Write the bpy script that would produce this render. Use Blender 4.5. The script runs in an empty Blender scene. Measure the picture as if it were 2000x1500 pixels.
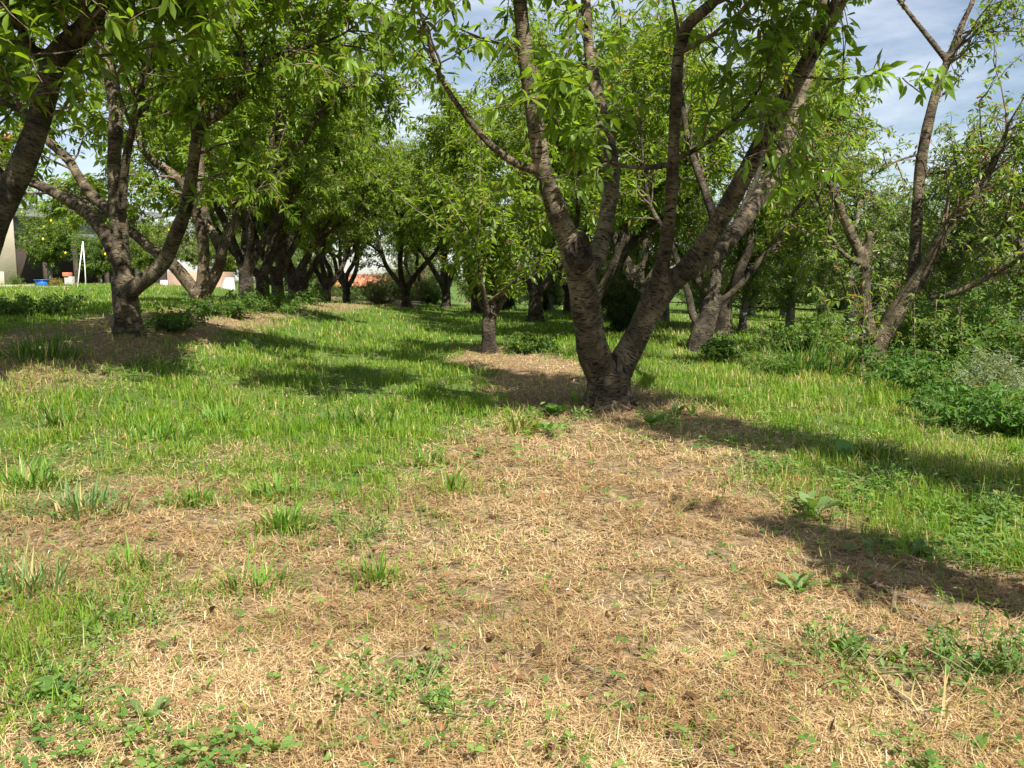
import bpy, math, random
import numpy as np
from mathutils import Vector, Matrix, noise as mnoise

RNG = np.random.default_rng(7)
random.seed(7)
R = math.radians
scene = bpy.context.scene
COL = scene.collection

# ------------------------------------------------------------------ camera, sky, sun, exposure
F, CX, CY = 1664.0, 1000.0, 750.0          # photograph's focal length and centre, pixels
CAMH, PITCH = 0.85, math.atan(205.0 / 1664.0)
cam = bpy.data.cameras.new('camera')
cam.sensor_width = 36.0
cam.lens = 36.0 * F / 2000.0
cam.clip_start, cam.clip_end = 0.05, 2000
camo = bpy.data.objects.new('camera', cam)
camo.location = (0, 0, CAMH)
camo.rotation_euler = (math.pi / 2 - PITCH, 0, 0)
COL.objects.link(camo)
scene.camera = camo

SUN_ELEV, SUN_H = R(50), Vector((0.50, -0.866))      # towards the sun: behind the viewer, to the right
world = bpy.data.worlds.new('World')
scene.world = world
world.use_nodes = True
wn, wl = world.node_tree.nodes, world.node_tree.links
wn.clear()
wout = wn.new('ShaderNodeOutputWorld')
bg = wn.new('ShaderNodeBackground')
bg.inputs['Strength'].default_value = 0.052
sky = wn.new('ShaderNodeTexSky')
sky.sky_type = 'NISHITA'
sky.sun_disc = False
sky.sun_elevation = SUN_ELEV
sky.sun_rotation = math.atan2(SUN_H.x, SUN_H.y)
sky.air_density, sky.dust_density, sky.ozone_density = 1.0, 0.6, 1.4
tc = wn.new('ShaderNodeTexCoord')
mp = wn.new('ShaderNodeMapping')
mp.inputs['Scale'].default_value = (1.2, 1.0, 4.2)
mp.inputs['Rotation'].default_value = (0.15, 0.35, 0.4)
n1 = wn.new('ShaderNodeTexNoise')
n1.inputs['Scale'].default_value = 2.2
n1.inputs['Detail'].default_value = 7
n1.inputs['Roughness'].default_value = 0.62
n1.inputs['Distortion'].default_value = 0.4
cr = wn.new('ShaderNodeValToRGB')
cr.color_ramp.elements[0].position = 0.40
cr.color_ramp.elements[0].color = (0.07, 0.07, 0.07, 1)
cr.color_ramp.elements[1].position = 0.70
cr.color_ramp.elements[1].color = (0.62, 0.62, 0.62, 1)
mx = wn.new('ShaderNodeMixRGB')
mx.inputs['Color2'].default_value = (11.5, 11.8, 12.3, 1)
wl.new(tc.outputs['Generated'], mp.inputs['Vector'])
wl.new(mp.outputs['Vector'], n1.inputs['Vector'])
wl.new(n1.outputs['Fac'], cr.inputs['Fac'])
wl.new(cr.outputs['Color'], mx.inputs['Fac'])
wl.new(sky.outputs['Color'], mx.inputs['Color1'])
wl.new(mx.outputs['Color'], bg.inputs['Color'])
wl.new(bg.outputs['Background'], wout.inputs['Surface'])

sl = bpy.data.lights.new('sun', 'SUN')
sl.energy = 5.0
sl.angle = R(0.53)
sl.color = (1.0, 0.95, 0.86)
so = bpy.data.objects.new('sun', sl)
tosun = Vector((SUN_H.x * math.cos(SUN_ELEV), SUN_H.y * math.cos(SUN_ELEV), math.sin(SUN_ELEV)))
so.rotation_euler = tosun.to_track_quat('Z', 'Y').to_euler()
so.location = (0, 0, 30)
COL.objects.link(so)
vs = scene.view_settings
vs.view_transform, vs.look, vs.exposure, vs.gamma = 'Standard', 'None', 1.26, 1.0
vs.use_curve_mapping = False
scene.cycles.max_bounces = 5
scene.cycles.diffuse_bounces = 2
scene.cycles.glossy_bounces = 2
scene.cycles.transmission_bounces = 4
scene.cycles.sample_clamp_indirect = 6

# ------------------------------------------------------------------ helpers
def sstep(a, b, x):
    t = np.clip((np.asarray(x, float) - a) / (b - a), 0, 1)
    return t * t * (3 - 2 * t)

_NT = RNG.random((4, 64, 64))
def vnoise(x, y, s, k=0):
    """smooth tiled value noise, vectorised"""
    x = np.asarray(x, float) * s + 17.3 * (k + 1); y = np.asarray(y, float) * s + 9.1 * (k + 1)
    t = _NT[k % 4]
    xi, yi = np.floor(x).astype(int), np.floor(y).astype(int)
    fx, fy = x - xi, y - yi
    fx, fy = fx * fx * (3 - 2 * fx), fy * fy * (3 - 2 * fy)
    a, b = t[xi % 64, yi % 64], t[(xi + 1) % 64, yi % 64]
    c, d = t[xi % 64, (yi + 1) % 64], t[(xi + 1) % 64, (yi + 1) % 64]
    return (a * (1 - fx) + b * fx) * (1 - fy) + (c * (1 - fx) + d * fx) * fy

def zt(x, y):
    """height of the ground"""
    x = np.asarray(x, float); y = np.asarray(y, float)
    bank = 0.36 * sstep(-1.0, -4.2, x) * sstep(3.0, 10.5, y) * (1 - 0.85 * sstep(15, 25, y) * sstep(-9, -6, x))
    bank = bank + 0.22 * sstep(-6, -11, x) * sstep(12, 24, y) + 0.08 * sstep(-1.5, -4, x) * sstep(2, 6, y)
    z = bank + 0.05 * (vnoise(x, y, 0.35, 0) - 0.5) * sstep(2, 6, y) + 0.045 * (vnoise(x, y, 1.3, 1) - 0.5) + 0.018 * (vnoise(x, y, 5.0, 2) - 0.5)
    z = z - 1.7 * sstep(29, 44, y) * sstep(-13, -8, x)
    far = sstep(60, 160, np.hypot(x, y))
    return z * (1 - far) - far * 1.0

def ztf(x, y):
    return float(zt(np.array([x]), np.array([y]))[0])

def P(u, v, d):
    """the point seen at photograph pixel (u, v), d metres ahead"""
    dx, du = (u - CX) / F, (CY - v) / F
    dy = math.cos(PITCH) + du * math.sin(PITCH)
    dz = -math.sin(PITCH) + du * math.cos(PITCH)
    k = d / dy
    return np.array([dx * k, d, CAMH + dz * k])

def G(u, v):
    """where pixel (u, v) meets the ground"""
    lo, hi = 0.5, 60.0
    d = lo
    while d < hi:
        p = P(u, v, d)
        if p[2] < ztf(p[0], p[1]):
            break
        d += 0.05
    p = P(u, v, d)
    p[2] = ztf(p[0], p[1])
    return p

def proj(p):
    """pixel of world points (n,3)"""
    p = np.atleast_2d(p)
    r = p - np.array([0, 0, CAMH])
    fw = r[:, 1] * math.cos(PITCH) - r[:, 2] * math.sin(PITCH)
    up = r[:, 1] * math.sin(PITCH) + r[:, 2] * math.cos(PITCH)
    fw = np.where(np.abs(fw) < 1e-3, 1e-3, fw)
    return CX + F * r[:, 0] / fw, CY - F * up / fw, fw

def mk_mesh(name, V, faces, mat=None, col=None, vec=None, smooth=False):
    """faces: list of (n,k) index arrays; col (n,3) -> attribute Col; vec (n,3) -> attribute bark"""
    me = bpy.data.meshes.new(name)
    V = np.ascontiguousarray(V, np.float32)
    me.vertices.add(len(V))
    me.vertices.foreach_set('co', V.ravel())
    faces = [np.asarray(f, np.int32) for f in faces if len(f)]
    nl = sum(f.size for f in faces); npoly = sum(len(f) for f in faces)
    me.loops.add(nl); me.polygons.add(npoly)
    me.loops.foreach_set('vertex_index', np.concatenate([f.ravel() for f in faces]))
    st, o = [], 0
    for f in faces:
        st.append(o + np.arange(len(f), dtype=np.int32) * f.shape[1]); o += f.size
    me.polygons.foreach_set('loop_start', np.concatenate(st).astype(np.int32))
    if smooth:
        me.polygons.foreach_set('use_smooth', np.ones(npoly, bool))
    if col is not None:
        a = me.attributes.new('Col', 'FLOAT_COLOR', 'POINT')
        c = np.ones((len(V), 4), np.float32); c[:, :3] = col
        a.data.foreach_set('color', c.ravel())
    if vec is not None:
        a = me.attributes.new('bark', 'FLOAT_VECTOR', 'POINT')
        a.data.foreach_set('vector', np.ascontiguousarray(vec, np.float32).ravel())
    me.update(calc_edges=True)
    me.validate()
    if mat is not None:
        me.materials.append(mat)
    return me

def link(name, data, parent=None, loc=(0, 0, 0), rz=0.0, **props):
    o = bpy.data.objects.new(name, data)
    COL.objects.link(o)
    o.location = tuple(float(c) for c in loc)
    o.rotation_euler = (0, 0, rz)
    if parent is not None:
        o.parent = parent
    for k, v in props.items():
        o[k] = v
    return o

def thing(name, label, cat, loc=(0, 0, 0), rz=0.0, group=None, data=None):
    o = link(name, data, None, loc, rz, label=label, category=cat)
    o['kind'] = 'thing'
    if group:
        o['group'] = group
    return o

def copy_tree(root, loc, rz, label, group=None, s=1.0):
    r = root.copy(); COL.objects.link(r)
    r.location = tuple(float(c) for c in loc); r.rotation_euler = (0, 0, rz); r.scale = (s, s, s)
    r['label'] = label
    if group:
        r['group'] = group
    for ch in list(root.children):
        c = ch.copy(); COL.objects.link(c); c.parent = r
        for g in list(ch.children):
            d = g.copy(); COL.objects.link(d); d.parent = c
    return r

def unit(v):
    v = np.asarray(v, float)
    return v / np.maximum(np.linalg.norm(v, axis=-1, keepdims=True), 1e-9)

# ------------------------------------------------------------------ materials
def new_mat(name):
    m = bpy.data.materials.new(name)
    m.use_nodes = True
    n, l = m.node_tree.nodes, m.node_tree.links
    b = n['Principled BSDF']
    return m, n, l, b

def nd(n, kind, **kw):
    x = n.new(kind)
    for k, v in kw.items():
        if k in x.inputs:
            x.inputs[k].default_value = v
        else:
            setattr(x, k, v)
    return x

def ramp(n, stops):
    r = n.new('ShaderNodeValToRGB')
    e = r.color_ramp.elements
    while len(e) < len(stops):
        e.new(0.5)
    for i, (p, c) in enumerate(stops):
        e[i].position = p
        e[i].color = (c[0], c[1], c[2], 1) if not isinstance(c, (int, float)) else (c, c, c, 1)
    return r

def mat_leaf(name, rough=0.42, trans=0.42, warm=(1.55, 1.5, 0.5), spec=0.4):
    """leaf or blade: colour from the Col attribute, light passes through it"""
    m, n, l, b = new_mat(name)
    at = nd(n, 'ShaderNodeAttribute', attribute_name='Col')
    b.inputs['Roughness'].default_value = rough
    b.inputs['Specular IOR Level'].default_value = spec
    l.new(at.outputs['Color'], b.inputs['Base Color'])
    t = n.new('ShaderNodeBsdfTranslucent')
    mul = nd(n, 'ShaderNodeMixRGB', blend_type='MULTIPLY', Fac=1.0)
    mul.inputs['Color2'].default_value = (*warm, 1)
    l.new(at.outputs['Color'], mul.inputs['Color1'])
    l.new(mul.outputs['Color'], t.inputs['Color'])
    ms = nd(n, 'ShaderNodeMixShader', Fac=trans)
    l.new(b.outputs['BSDF'], ms.inputs[1]); l.new(t.outputs['BSDF'], ms.inputs[2])
    l.new(ms.outputs['Shader'], n['Material Output'].inputs['Surface'])
    return m

def mat_bark(name, light, mid, dark, lent=1.0, moss=0.25, disp=0.35):
    m, n, l, b = new_mat(name)
    b.inputs['Roughness'].default_value = 0.82
    b.inputs['Specular IOR Level'].default_value = 0.25
    at = nd(n, 'ShaderNodeAttribute', attribute_name='bark')
    big = nd(n, 'ShaderNodeTexNoise', Scale=5.0, Detail=5.0, Roughness=0.65)
    l.new(at.outputs['Vector'], big.inputs['Vector'])
    m1 = nd(n, 'ShaderNodeMapping'); m1.inputs['Scale'].default_value = (16, 16, 38)      # bands round the stem
    m2 = nd(n, 'ShaderNodeMapping'); m2.inputs['Scale'].default_value = (20, 20, 105)      # lenticels
    m3 = nd(n, 'ShaderNodeMapping'); m3.inputs['Scale'].default_value = (60, 60, 45)
    wz = nd(n, 'ShaderNodeTexNoise', Scale=6.0, Detail=3.0)
    l.new(at.outputs['Vector'], wz.inputs['Vector'])
    wm = nd(n, 'ShaderNodeVectorMath', operation='MULTIPLY_ADD')
    l.new(wz.outputs['Color'], wm.inputs[0]); wm.inputs[1].default_value = (0.06, 0.06, 0.09)
    l.new(at.outputs['Vector'], wm.inputs[2])
    for q in (m1, m2, m3):
        l.new(wm.outputs['Vector'], q.inputs['Vector'])
    band = nd(n, 'ShaderNodeTexNoise', Scale=1.0, Detail=4.0, Roughness=0.6)
    le = nd(n, 'ShaderNodeTexNoise', Scale=1.0, Detail=2.0, Roughness=0.5)
    fine = nd(n, 'ShaderNodeTexNoise', Scale=1.0, Detail=6.0, Roughness=0.7)
    l.new(m1.outputs['Vector'], band.inputs['Vector'])
    l.new(m2.outputs['Vector'], le.inputs['Vector'])
    l.new(m3.outputs['Vector'], fine.inputs['Vector'])
    base = ramp(n, [(0.30, dark), (0.47, mid), (0.62, light)])
    l.new(big.outputs['Fac'], base.inputs['Fac'])
    bandr = ramp(n, [(0.35, 0.66), (0.62, 1.0)])
    l.new(band.outputs['Fac'], bandr.inputs['Fac'])
    lr = ramp(n, [(0.55, 1.0), (0.61, 1.0 - 0.86 * lent)])
    l.new(le.outputs['Fac'], lr.inputs['Fac'])
    fr = ramp(n, [(0.3, 0.7), (0.7, 1.2)])
    l.new(fine.outputs['Fac'], fr.inputs['Fac'])
    prev = base.outputs['Color']
    for q in (bandr, lr, fr):
        mm = nd(n, 'ShaderNodeMixRGB', blend_type='MULTIPLY', Fac=1.0)
        l.new(prev, mm.inputs['Color1']); l.new(q.outputs['Color'], mm.inputs['Color2'])
        prev = mm.outputs['Color']
    mo = nd(n, 'ShaderNodeTexNoise', Scale=3.3, Detail=6.0, Roughness=0.7)
    l.new(at.outputs['Vector'], mo.inputs['Vector'])
    mr = ramp(n, [(0.55, 0.0), (0.72, moss)])
    l.new(mo.outputs['Fac'], mr.inputs['Fac'])
    mm = nd(n, 'ShaderNodeMixRGB')
    mm.inputs['Color2'].default_value = (0.16, 0.15, 0.045, 1)
    l.new(mr.outputs['Color'], mm.inputs['Fac']); l.new(prev, mm.inputs['Color1'])
    l.new(mm.outputs['Color'], b.inputs['Base Color'])
    ad = nd(n, 'ShaderNodeMath', operation='MULTIPLY_ADD')
    l.new(lr.outputs['Color'], ad.inputs[0]); ad.inputs[1].default_value = 0.8
    l.new(fine.outputs['Fac'], ad.inputs[2])
    ad2 = nd(n, 'ShaderNodeMath', operation='MULTIPLY_ADD')
    l.new(band.outputs['Fac'], ad2.inputs[0]); ad2.inputs[1].default_value = 0.5; l.new(ad.outputs[0], ad2.inputs[2])
    bp = nd(n, 'ShaderNodeBump', Strength=disp * 1.8, Distance=0.02)
    l.new(ad2.outputs[0], bp.inputs['Height'])
    l.new(bp.outputs['Normal'], b.inputs['Normal'])
    return m

def mat_plain(name, c1, c2, scale=8.0, rough=0.85, bump=0.3, metal=0.0, detail=6.0):
    m, n, l, b = new_mat(name)
    tcx = n.new('ShaderNodeTexCoord')
    nz = nd(n, 'ShaderNodeTexNoise', Scale=scale, Detail=detail, Roughness=0.65)
    l.new(tcx.outputs['Object'], nz.inputs['Vector'])
    r = ramp(n, [(0.3, c1), (0.7, c2)])
    l.new(nz.outputs['Fac'], r.inputs['Fac'])
    l.new(r.outputs['Color'], b.inputs['Base Color'])
    b.inputs['Roughness'].default_value = rough
    b.inputs['Metallic'].default_value = metal
    if bump:
        bp = nd(n, 'ShaderNodeBump', Strength=bump, Distance=0.02)
        l.new(nz.outputs['Fac'], bp.inputs['Height'])
        l.new(bp.outputs['Normal'], b.inputs['Normal'])
    return m

M_LEAF = mat_leaf('cherry_leaf', 0.40, 0.56, (1.75, 1.6, 0.5), 0.35)
M_LEAF2 = mat_leaf('orchard_leaf', 0.5, 0.48, (1.7, 1.6, 0.6))
M_GRASS = mat_leaf('grass_blade', 0.5, 0.45, (1.4, 1.4, 0.5), 0.18)
M_STRAW = mat_leaf('dry_blade', 0.7, 0.25, (1.1, 1.0, 0.85), 0.2)
M_PETAL = mat_leaf('petal', 0.7, 0.35, (1.0, 1.0, 1.0), 0.2)
M_BARK = mat_bark('cherry_bark', (0.215, 0.172, 0.108), (0.095, 0.072, 0.043), (0.020, 0.015, 0.010))
M_BARKD = mat_bark('old_cherry_bark', (0.15, 0.12, 0.08), (0.065, 0.05, 0.034), (0.018, 0.014, 0.010), 0.8, 0.4, 0.6)
M_BARKG = mat_bark('grey_orchard_bark', (0.26, 0.25, 0.21), (0.15, 0.14, 0.115), (0.06, 0.055, 0.045), 0.5, 0.3)
M_STEM = mat_plain('green_stem', (0.10, 0.15, 0.04), (0.17, 0.20, 0.07), 30.0, 0.6, 0.0)
M_TWIG = mat_bark('twig_bark', (0.27, 0.22, 0.17), (0.15, 0.11, 0.08), (0.06, 0.042, 0.03), 0.4, 0.1, 0.15)

# ------------------------------------------------------------------ tubes and stems
def resample(pts, rad, step):
    """Catmull-Rom through the points"""
    pts, rad = np.asarray(pts, float), np.asarray(rad, float)
    if len(pts) < 3:
        n = max(2, int(np.linalg.norm(pts[-1] - pts[0]) / step) + 1)
        t = np.linspace(0, 1, n)[:, None]
        return pts[0] * (1 - t) + pts[-1] * t, rad[0] * (1 - t[:, 0]) + rad[-1] * t[:, 0]
    ext = np.vstack([2 * pts[0] - pts[1], pts, 2 * pts[-1] - pts[-2]])
    out, ro = [], []
    for i in range(len(pts) - 1):
        a, b, c, d = ext[i], ext[i + 1], ext[i + 2], ext[i + 3]
        k = max(1, int(np.linalg.norm(c - b) / step))
        for j in range(k):
            t = j / k
            out.append(0.5 * ((2 * b) + (-a + c) * t + (2 * a - 5 * b + 4 * c - d) * t * t + (-a + 3 * b - 3 * c + d) * t ** 3))
            ro.append(rad[i] * (1 - t) + rad[i + 1] * t)
    out.append(pts[-1]); ro.append(rad[-1])
    return np.array(out), np.array(ro)

def frames(pts):
    t = np.zeros_like(pts)
    t[1:-1] = pts[2:] - pts[:-2]
    t[0], t[-1] = pts[1] - pts[0], pts[-1] - pts[-2]
    t = unit(t)
    a = np.zeros_like(t)
    v = np.array([1.0, 0, 0]) if abs(t[0][0]) < 0.8 else np.array([0, 1.0, 0])
    for i in range(len(t)):
        v = v - t[i] * np.dot(v, t[i])
        v = v / max(np.linalg.norm(v), 1e-9)
        a[i] = v
    return t, a, np.cross(t, a)

class Acc:
    """collects tubes into one mesh"""
    def __init__(s):
        s.V, s.Q, s.T, s.B, s.n = [], [], [], [], 0
    def tube(s, pts, rad, k=6, cap=True, s0=0.0, rough=0.0):
        pts, rad = np.asarray(pts, float), np.asarray(rad, float)
        t, a, b = frames(pts)
        th = np.arange(k) * 2 * math.pi / k
        r = rad[:, None] * np.ones(k)
        if rough:
            r = r * (1 + rough * (RNG.random(r.shape) - 0.5))
        ring = pts[:, None, :] + r[..., None] * (np.cos(th)[None, :, None] * a[:, None, :] + np.sin(th)[None, :, None] * b[:, None, :])
        sl = s0 + np.concatenate([[0], np.cumsum(np.linalg.norm(np.diff(pts, axis=0), axis=1))])
        bk = np.stack([r * np.cos(th), r * np.sin(th), np.repeat(sl[:, None], k, 1)], -1)
        m = len(pts)
        idx = s.n + np.arange(m * k).reshape(m, k)
        nx = np.roll(idx, -1, 1)
        s.Q.append(np.stack([idx[:-1], nx[:-1], nx[1:], idx[1:]], -1).reshape(-1, 4))
        s.V.append(ring.reshape(-1, 3)); s.B.append(bk.reshape(-1, 3))
        s.n += m * k
        if cap:
            s.V.append(np.array([pts[0], pts[-1]])); s.B.append(np.array([[0, 0, sl[0]], [0, 0, sl[-1]]]))
            c0, c1 = s.n, s.n + 1
            s.n += 2
            s.T.append(np.stack([np.full(k, c0), nx[0], idx[0]], -1))
            s.T.append(np.stack([np.full(k, c1), idx[-1], nx[-1]], -1))
    def mesh(s, name, mat, smooth=True, col=None):
        V = np.concatenate(s.V)
        f = [np.concatenate(s.Q)] + ([np.concatenate(s.T)] if s.T else [])
        c = None if col is None else np.tile(np.array(col), (len(V), 1))
        return mk_mesh(name, V, f, mat, c, np.concatenate(s.B), smooth)

def stems_mesh(limbs, voxel, base, bump=0.06, cracks=0.0):
    """limbs: list of (pts, rad). Unite them by voxels into one smooth wood, roughen it,
    then hand back one mesh for each limb (the first is the trunk)"""
    acc = Acc()
    cur = []
    for pts, rad in limbs:
        p, r = resample(pts, rad, 0.08)
        r = r * (1 + 0.10 * (np.array([mnoise.noise(Vector(q) * 5.0) for q in p])))
        cur.append((p, r))
        acc.tube(p, r, 14)
    me = acc.mesh('wood', None)
    ob = bpy.data.objects.new('wood', me)
    COL.objects.link(ob)
    md = ob.modifiers.new('r', 'REMESH'); md.mode = 'VOXEL'; md.voxel_size = voxel
    sm = ob.modifiers.new('s', 'SMOOTH'); sm.factor = 0.5; sm.iterations = 5
    dg = bpy.context.evaluated_depsgraph_get()
    m2 = bpy.data.meshes.new_from_object(ob.evaluated_get(dg))
    bpy.data.objects.remove(ob); bpy.data.meshes.remove(me)
    nv = len(m2.vertices)
    V = np.zeros(nv * 3, np.float32); m2.vertices.foreach_get('co', V); V = V.reshape(-1, 3).astype(float)
    N = np.zeros(nv * 3, np.float32); m2.vertices.foreach_get('normal', N); N = N.reshape(-1, 3).astype(float)
    Fq = np.zeros(len(m2.loops), np.int32); m2.loops.foreach_get('vertex_index', Fq); Fq = Fq.reshape(-1, 4)
    bpy.data.meshes.remove(m2)
    best = np.full(nv, 1e9); lid = np.zeros(nv, int); bk = np.zeros((nv, 3))
    for i, (p, r) in enumerate(cur):
        t, a, b = frames(p)
        sl = np.concatenate([[0], np.cumsum(np.linalg.norm(np.diff(p, axis=0), axis=1))])
        for j in range(len(p) - 1):
            e = p[j + 1] - p[j]; L2 = max(e @ e, 1e-9)
            w = V - p[j]
            u = np.clip(w @ e / L2, 0, 1)
            q = w - u[:, None] * e
            d = np.linalg.norm(q, axis=1) / (r[j] * (1 - u) + r[j + 1] * u)
            d = d + (0.0 if i else 0.06)
            k = d < best
            best[k] = d[k]; lid[k] = i
            bk[k] = np.stack([q[k] @ a[j], q[k] @ b[j], sl[j] + u[k] * (sl[j + 1] - sl[j]) + 3.7 * i], -1)
    zlow = V[:, 2] - V[:, 2].min()
    amp = np.empty(nv)
    for i in range(nv):
        c = bk[i]
        amp[i] = mnoise.noise(Vector((c[0] * 9, c[1] * 9, c[2] * 6))) * 0.6 + mnoise.noise(Vector((c[0] * 24, c[1] * 24, c[2] * 22 + 5))) * 0.3
    rr = np.linalg.norm(bk[:, :2], axis=1)
    V = V + N * (amp * np.minimum(bump * rr, 0.012) * (1 + 1.2 * np.exp(-zlow / 0.35)))[:, None]
    th = np.arctan2(bk[:, 1], bk[:, 0])
    gz_ = V[:, 2] - base[2]
    lobes = 0.55 + 0.45 * np.sin(3 * th + 1.3) + 0.25 * np.sin(5 * th + 0.4)
    V[:, :2] += (unit(N * np.array([1, 1, 0])) * ((lid == 0) * 0.28 * np.minimum(rr, .2) * np.exp(-np.maximum(gz_, 0) / 0.10) * lobes)[:, None])[:, :2]
    fl = lid[Fq]
    fid = np.where((fl[:, 0] == fl[:, 1]) | (fl[:, 0] == fl[:, 2]), fl[:, 0], np.where(fl[:, 1] == fl[:, 2], fl[:, 1], fl[:, 3]))
    fn = np.cross(V[Fq[:, 2]] - V[Fq[:, 0]], V[Fq[:, 3]] - V[Fq[:, 1]])
    N2 = np.zeros_like(V)
    for c in range(4):
        np.add.at(N2, Fq[:, c], fn)
    N2 = unit(N2)
    res = []
    for i in range(len(cur)):
        f = Fq[fid == i]
        if len(f) < 4:
            continue
        used, inv = np.unique(f, return_inverse=True)
        res.append((V[used] - base, inv.reshape(-1, 4), bk[used], N2[used]))
    return res

LEAF8 = np.array([(0, 0, 0), (.26, .155, .035), (.30, 0, -.005), (.26, -.155, .035), (.62, .185, .0), (.66, 0, -.05), (.62, -.185, .0), (1, 0, -.17)])
LEAF8_T = np.array([(0, 2, 1), (0, 3, 2), (4, 5, 7), (5, 6, 7)])
LEAF8_Q = np.array([(1, 2, 5, 4), (2, 3, 6, 5)])
LEAF4 = np.array([(0, 0, 0), (.48, .20, .03), (.48, -.20, .03), (1, 0, -.12)])
LEAF4_T = np.array([(0, 3, 1), (0, 2, 3)])

def leaf_frames(d, jit=0.5):
    """unit side and normal for leaf directions d: blades lie roughly flat, faces up"""
    up = np.array([0, 0, 1.0]) + jit * RNG.normal(size=d.shape)
    s = unit(np.cross(up, d))
    return s, np.cross(d, s)

def leaves_mesh(name, p, d, L, col, mat, fine, wid=1.0, jit=0.5, fr=None):
    s, nn = leaf_frames(d, jit) if fr is None else fr
    tp = LEAF8 if fine else LEAF4
    k = len(tp)
    w = 0.84 * wid * (0.85 + 0.3 * RNG.random(len(p)))
    dr = 0.3 + 1.5 * RNG.random(len(p))
    V = p[:, None, :] + L[:, None, None] * (tp[None, :, 0, None] * d[:, None, :] + (w[:, None] * tp[None, :, 1])[..., None] * s[:, None, :]
                                             + (dr[:, None] * tp[None, :, 2])[..., None] * nn[:, None, :])
    o = (np.arange(len(p)) * k)[:, None, None]
    fs = [(LEAF8_T[None] + o).reshape(-1, 3), (LEAF8_Q[None] + o).reshape(-1, 4)] if fine else [(LEAF4_T[None] + o).reshape(-1, 3)]
    return mk_mesh(name, V.reshape(-1, 3), fs, mat, np.repeat(col, k, 0), None, fine)

def leaf_cols(n, base=(0.125, 0.215, 0.025), var=0.35, yellow=0.35):
    """leaf colours: each leaf its own green"""
    c = np.array(base)[None] * (1 - var + 2 * var * RNG.random((n, 1)))
    y = yellow * RNG.random((n, 1)) ** 2
    c = c * (1 - y) + y * np.array([0.24, 0.27, 0.035])
    k = RNG.random(n) < 0.025
    c[k] = np.array([0.26, 0.19, 0.05]) * RNG.uniform(0.6, 1.1, (int(k.sum()), 1))
    return c

def curve_path(p, d, L, n, bend, gn=0.25):
    """a wandering shoot"""
    pts = [np.array(p, float)]
    d = unit(d)
    for i in range(n):
        d = unit(d + bend / n + gn * RNG.normal(size=3) / n)
        pts.append(pts[-1] + d * L / n)
    return np.array(pts)

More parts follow.
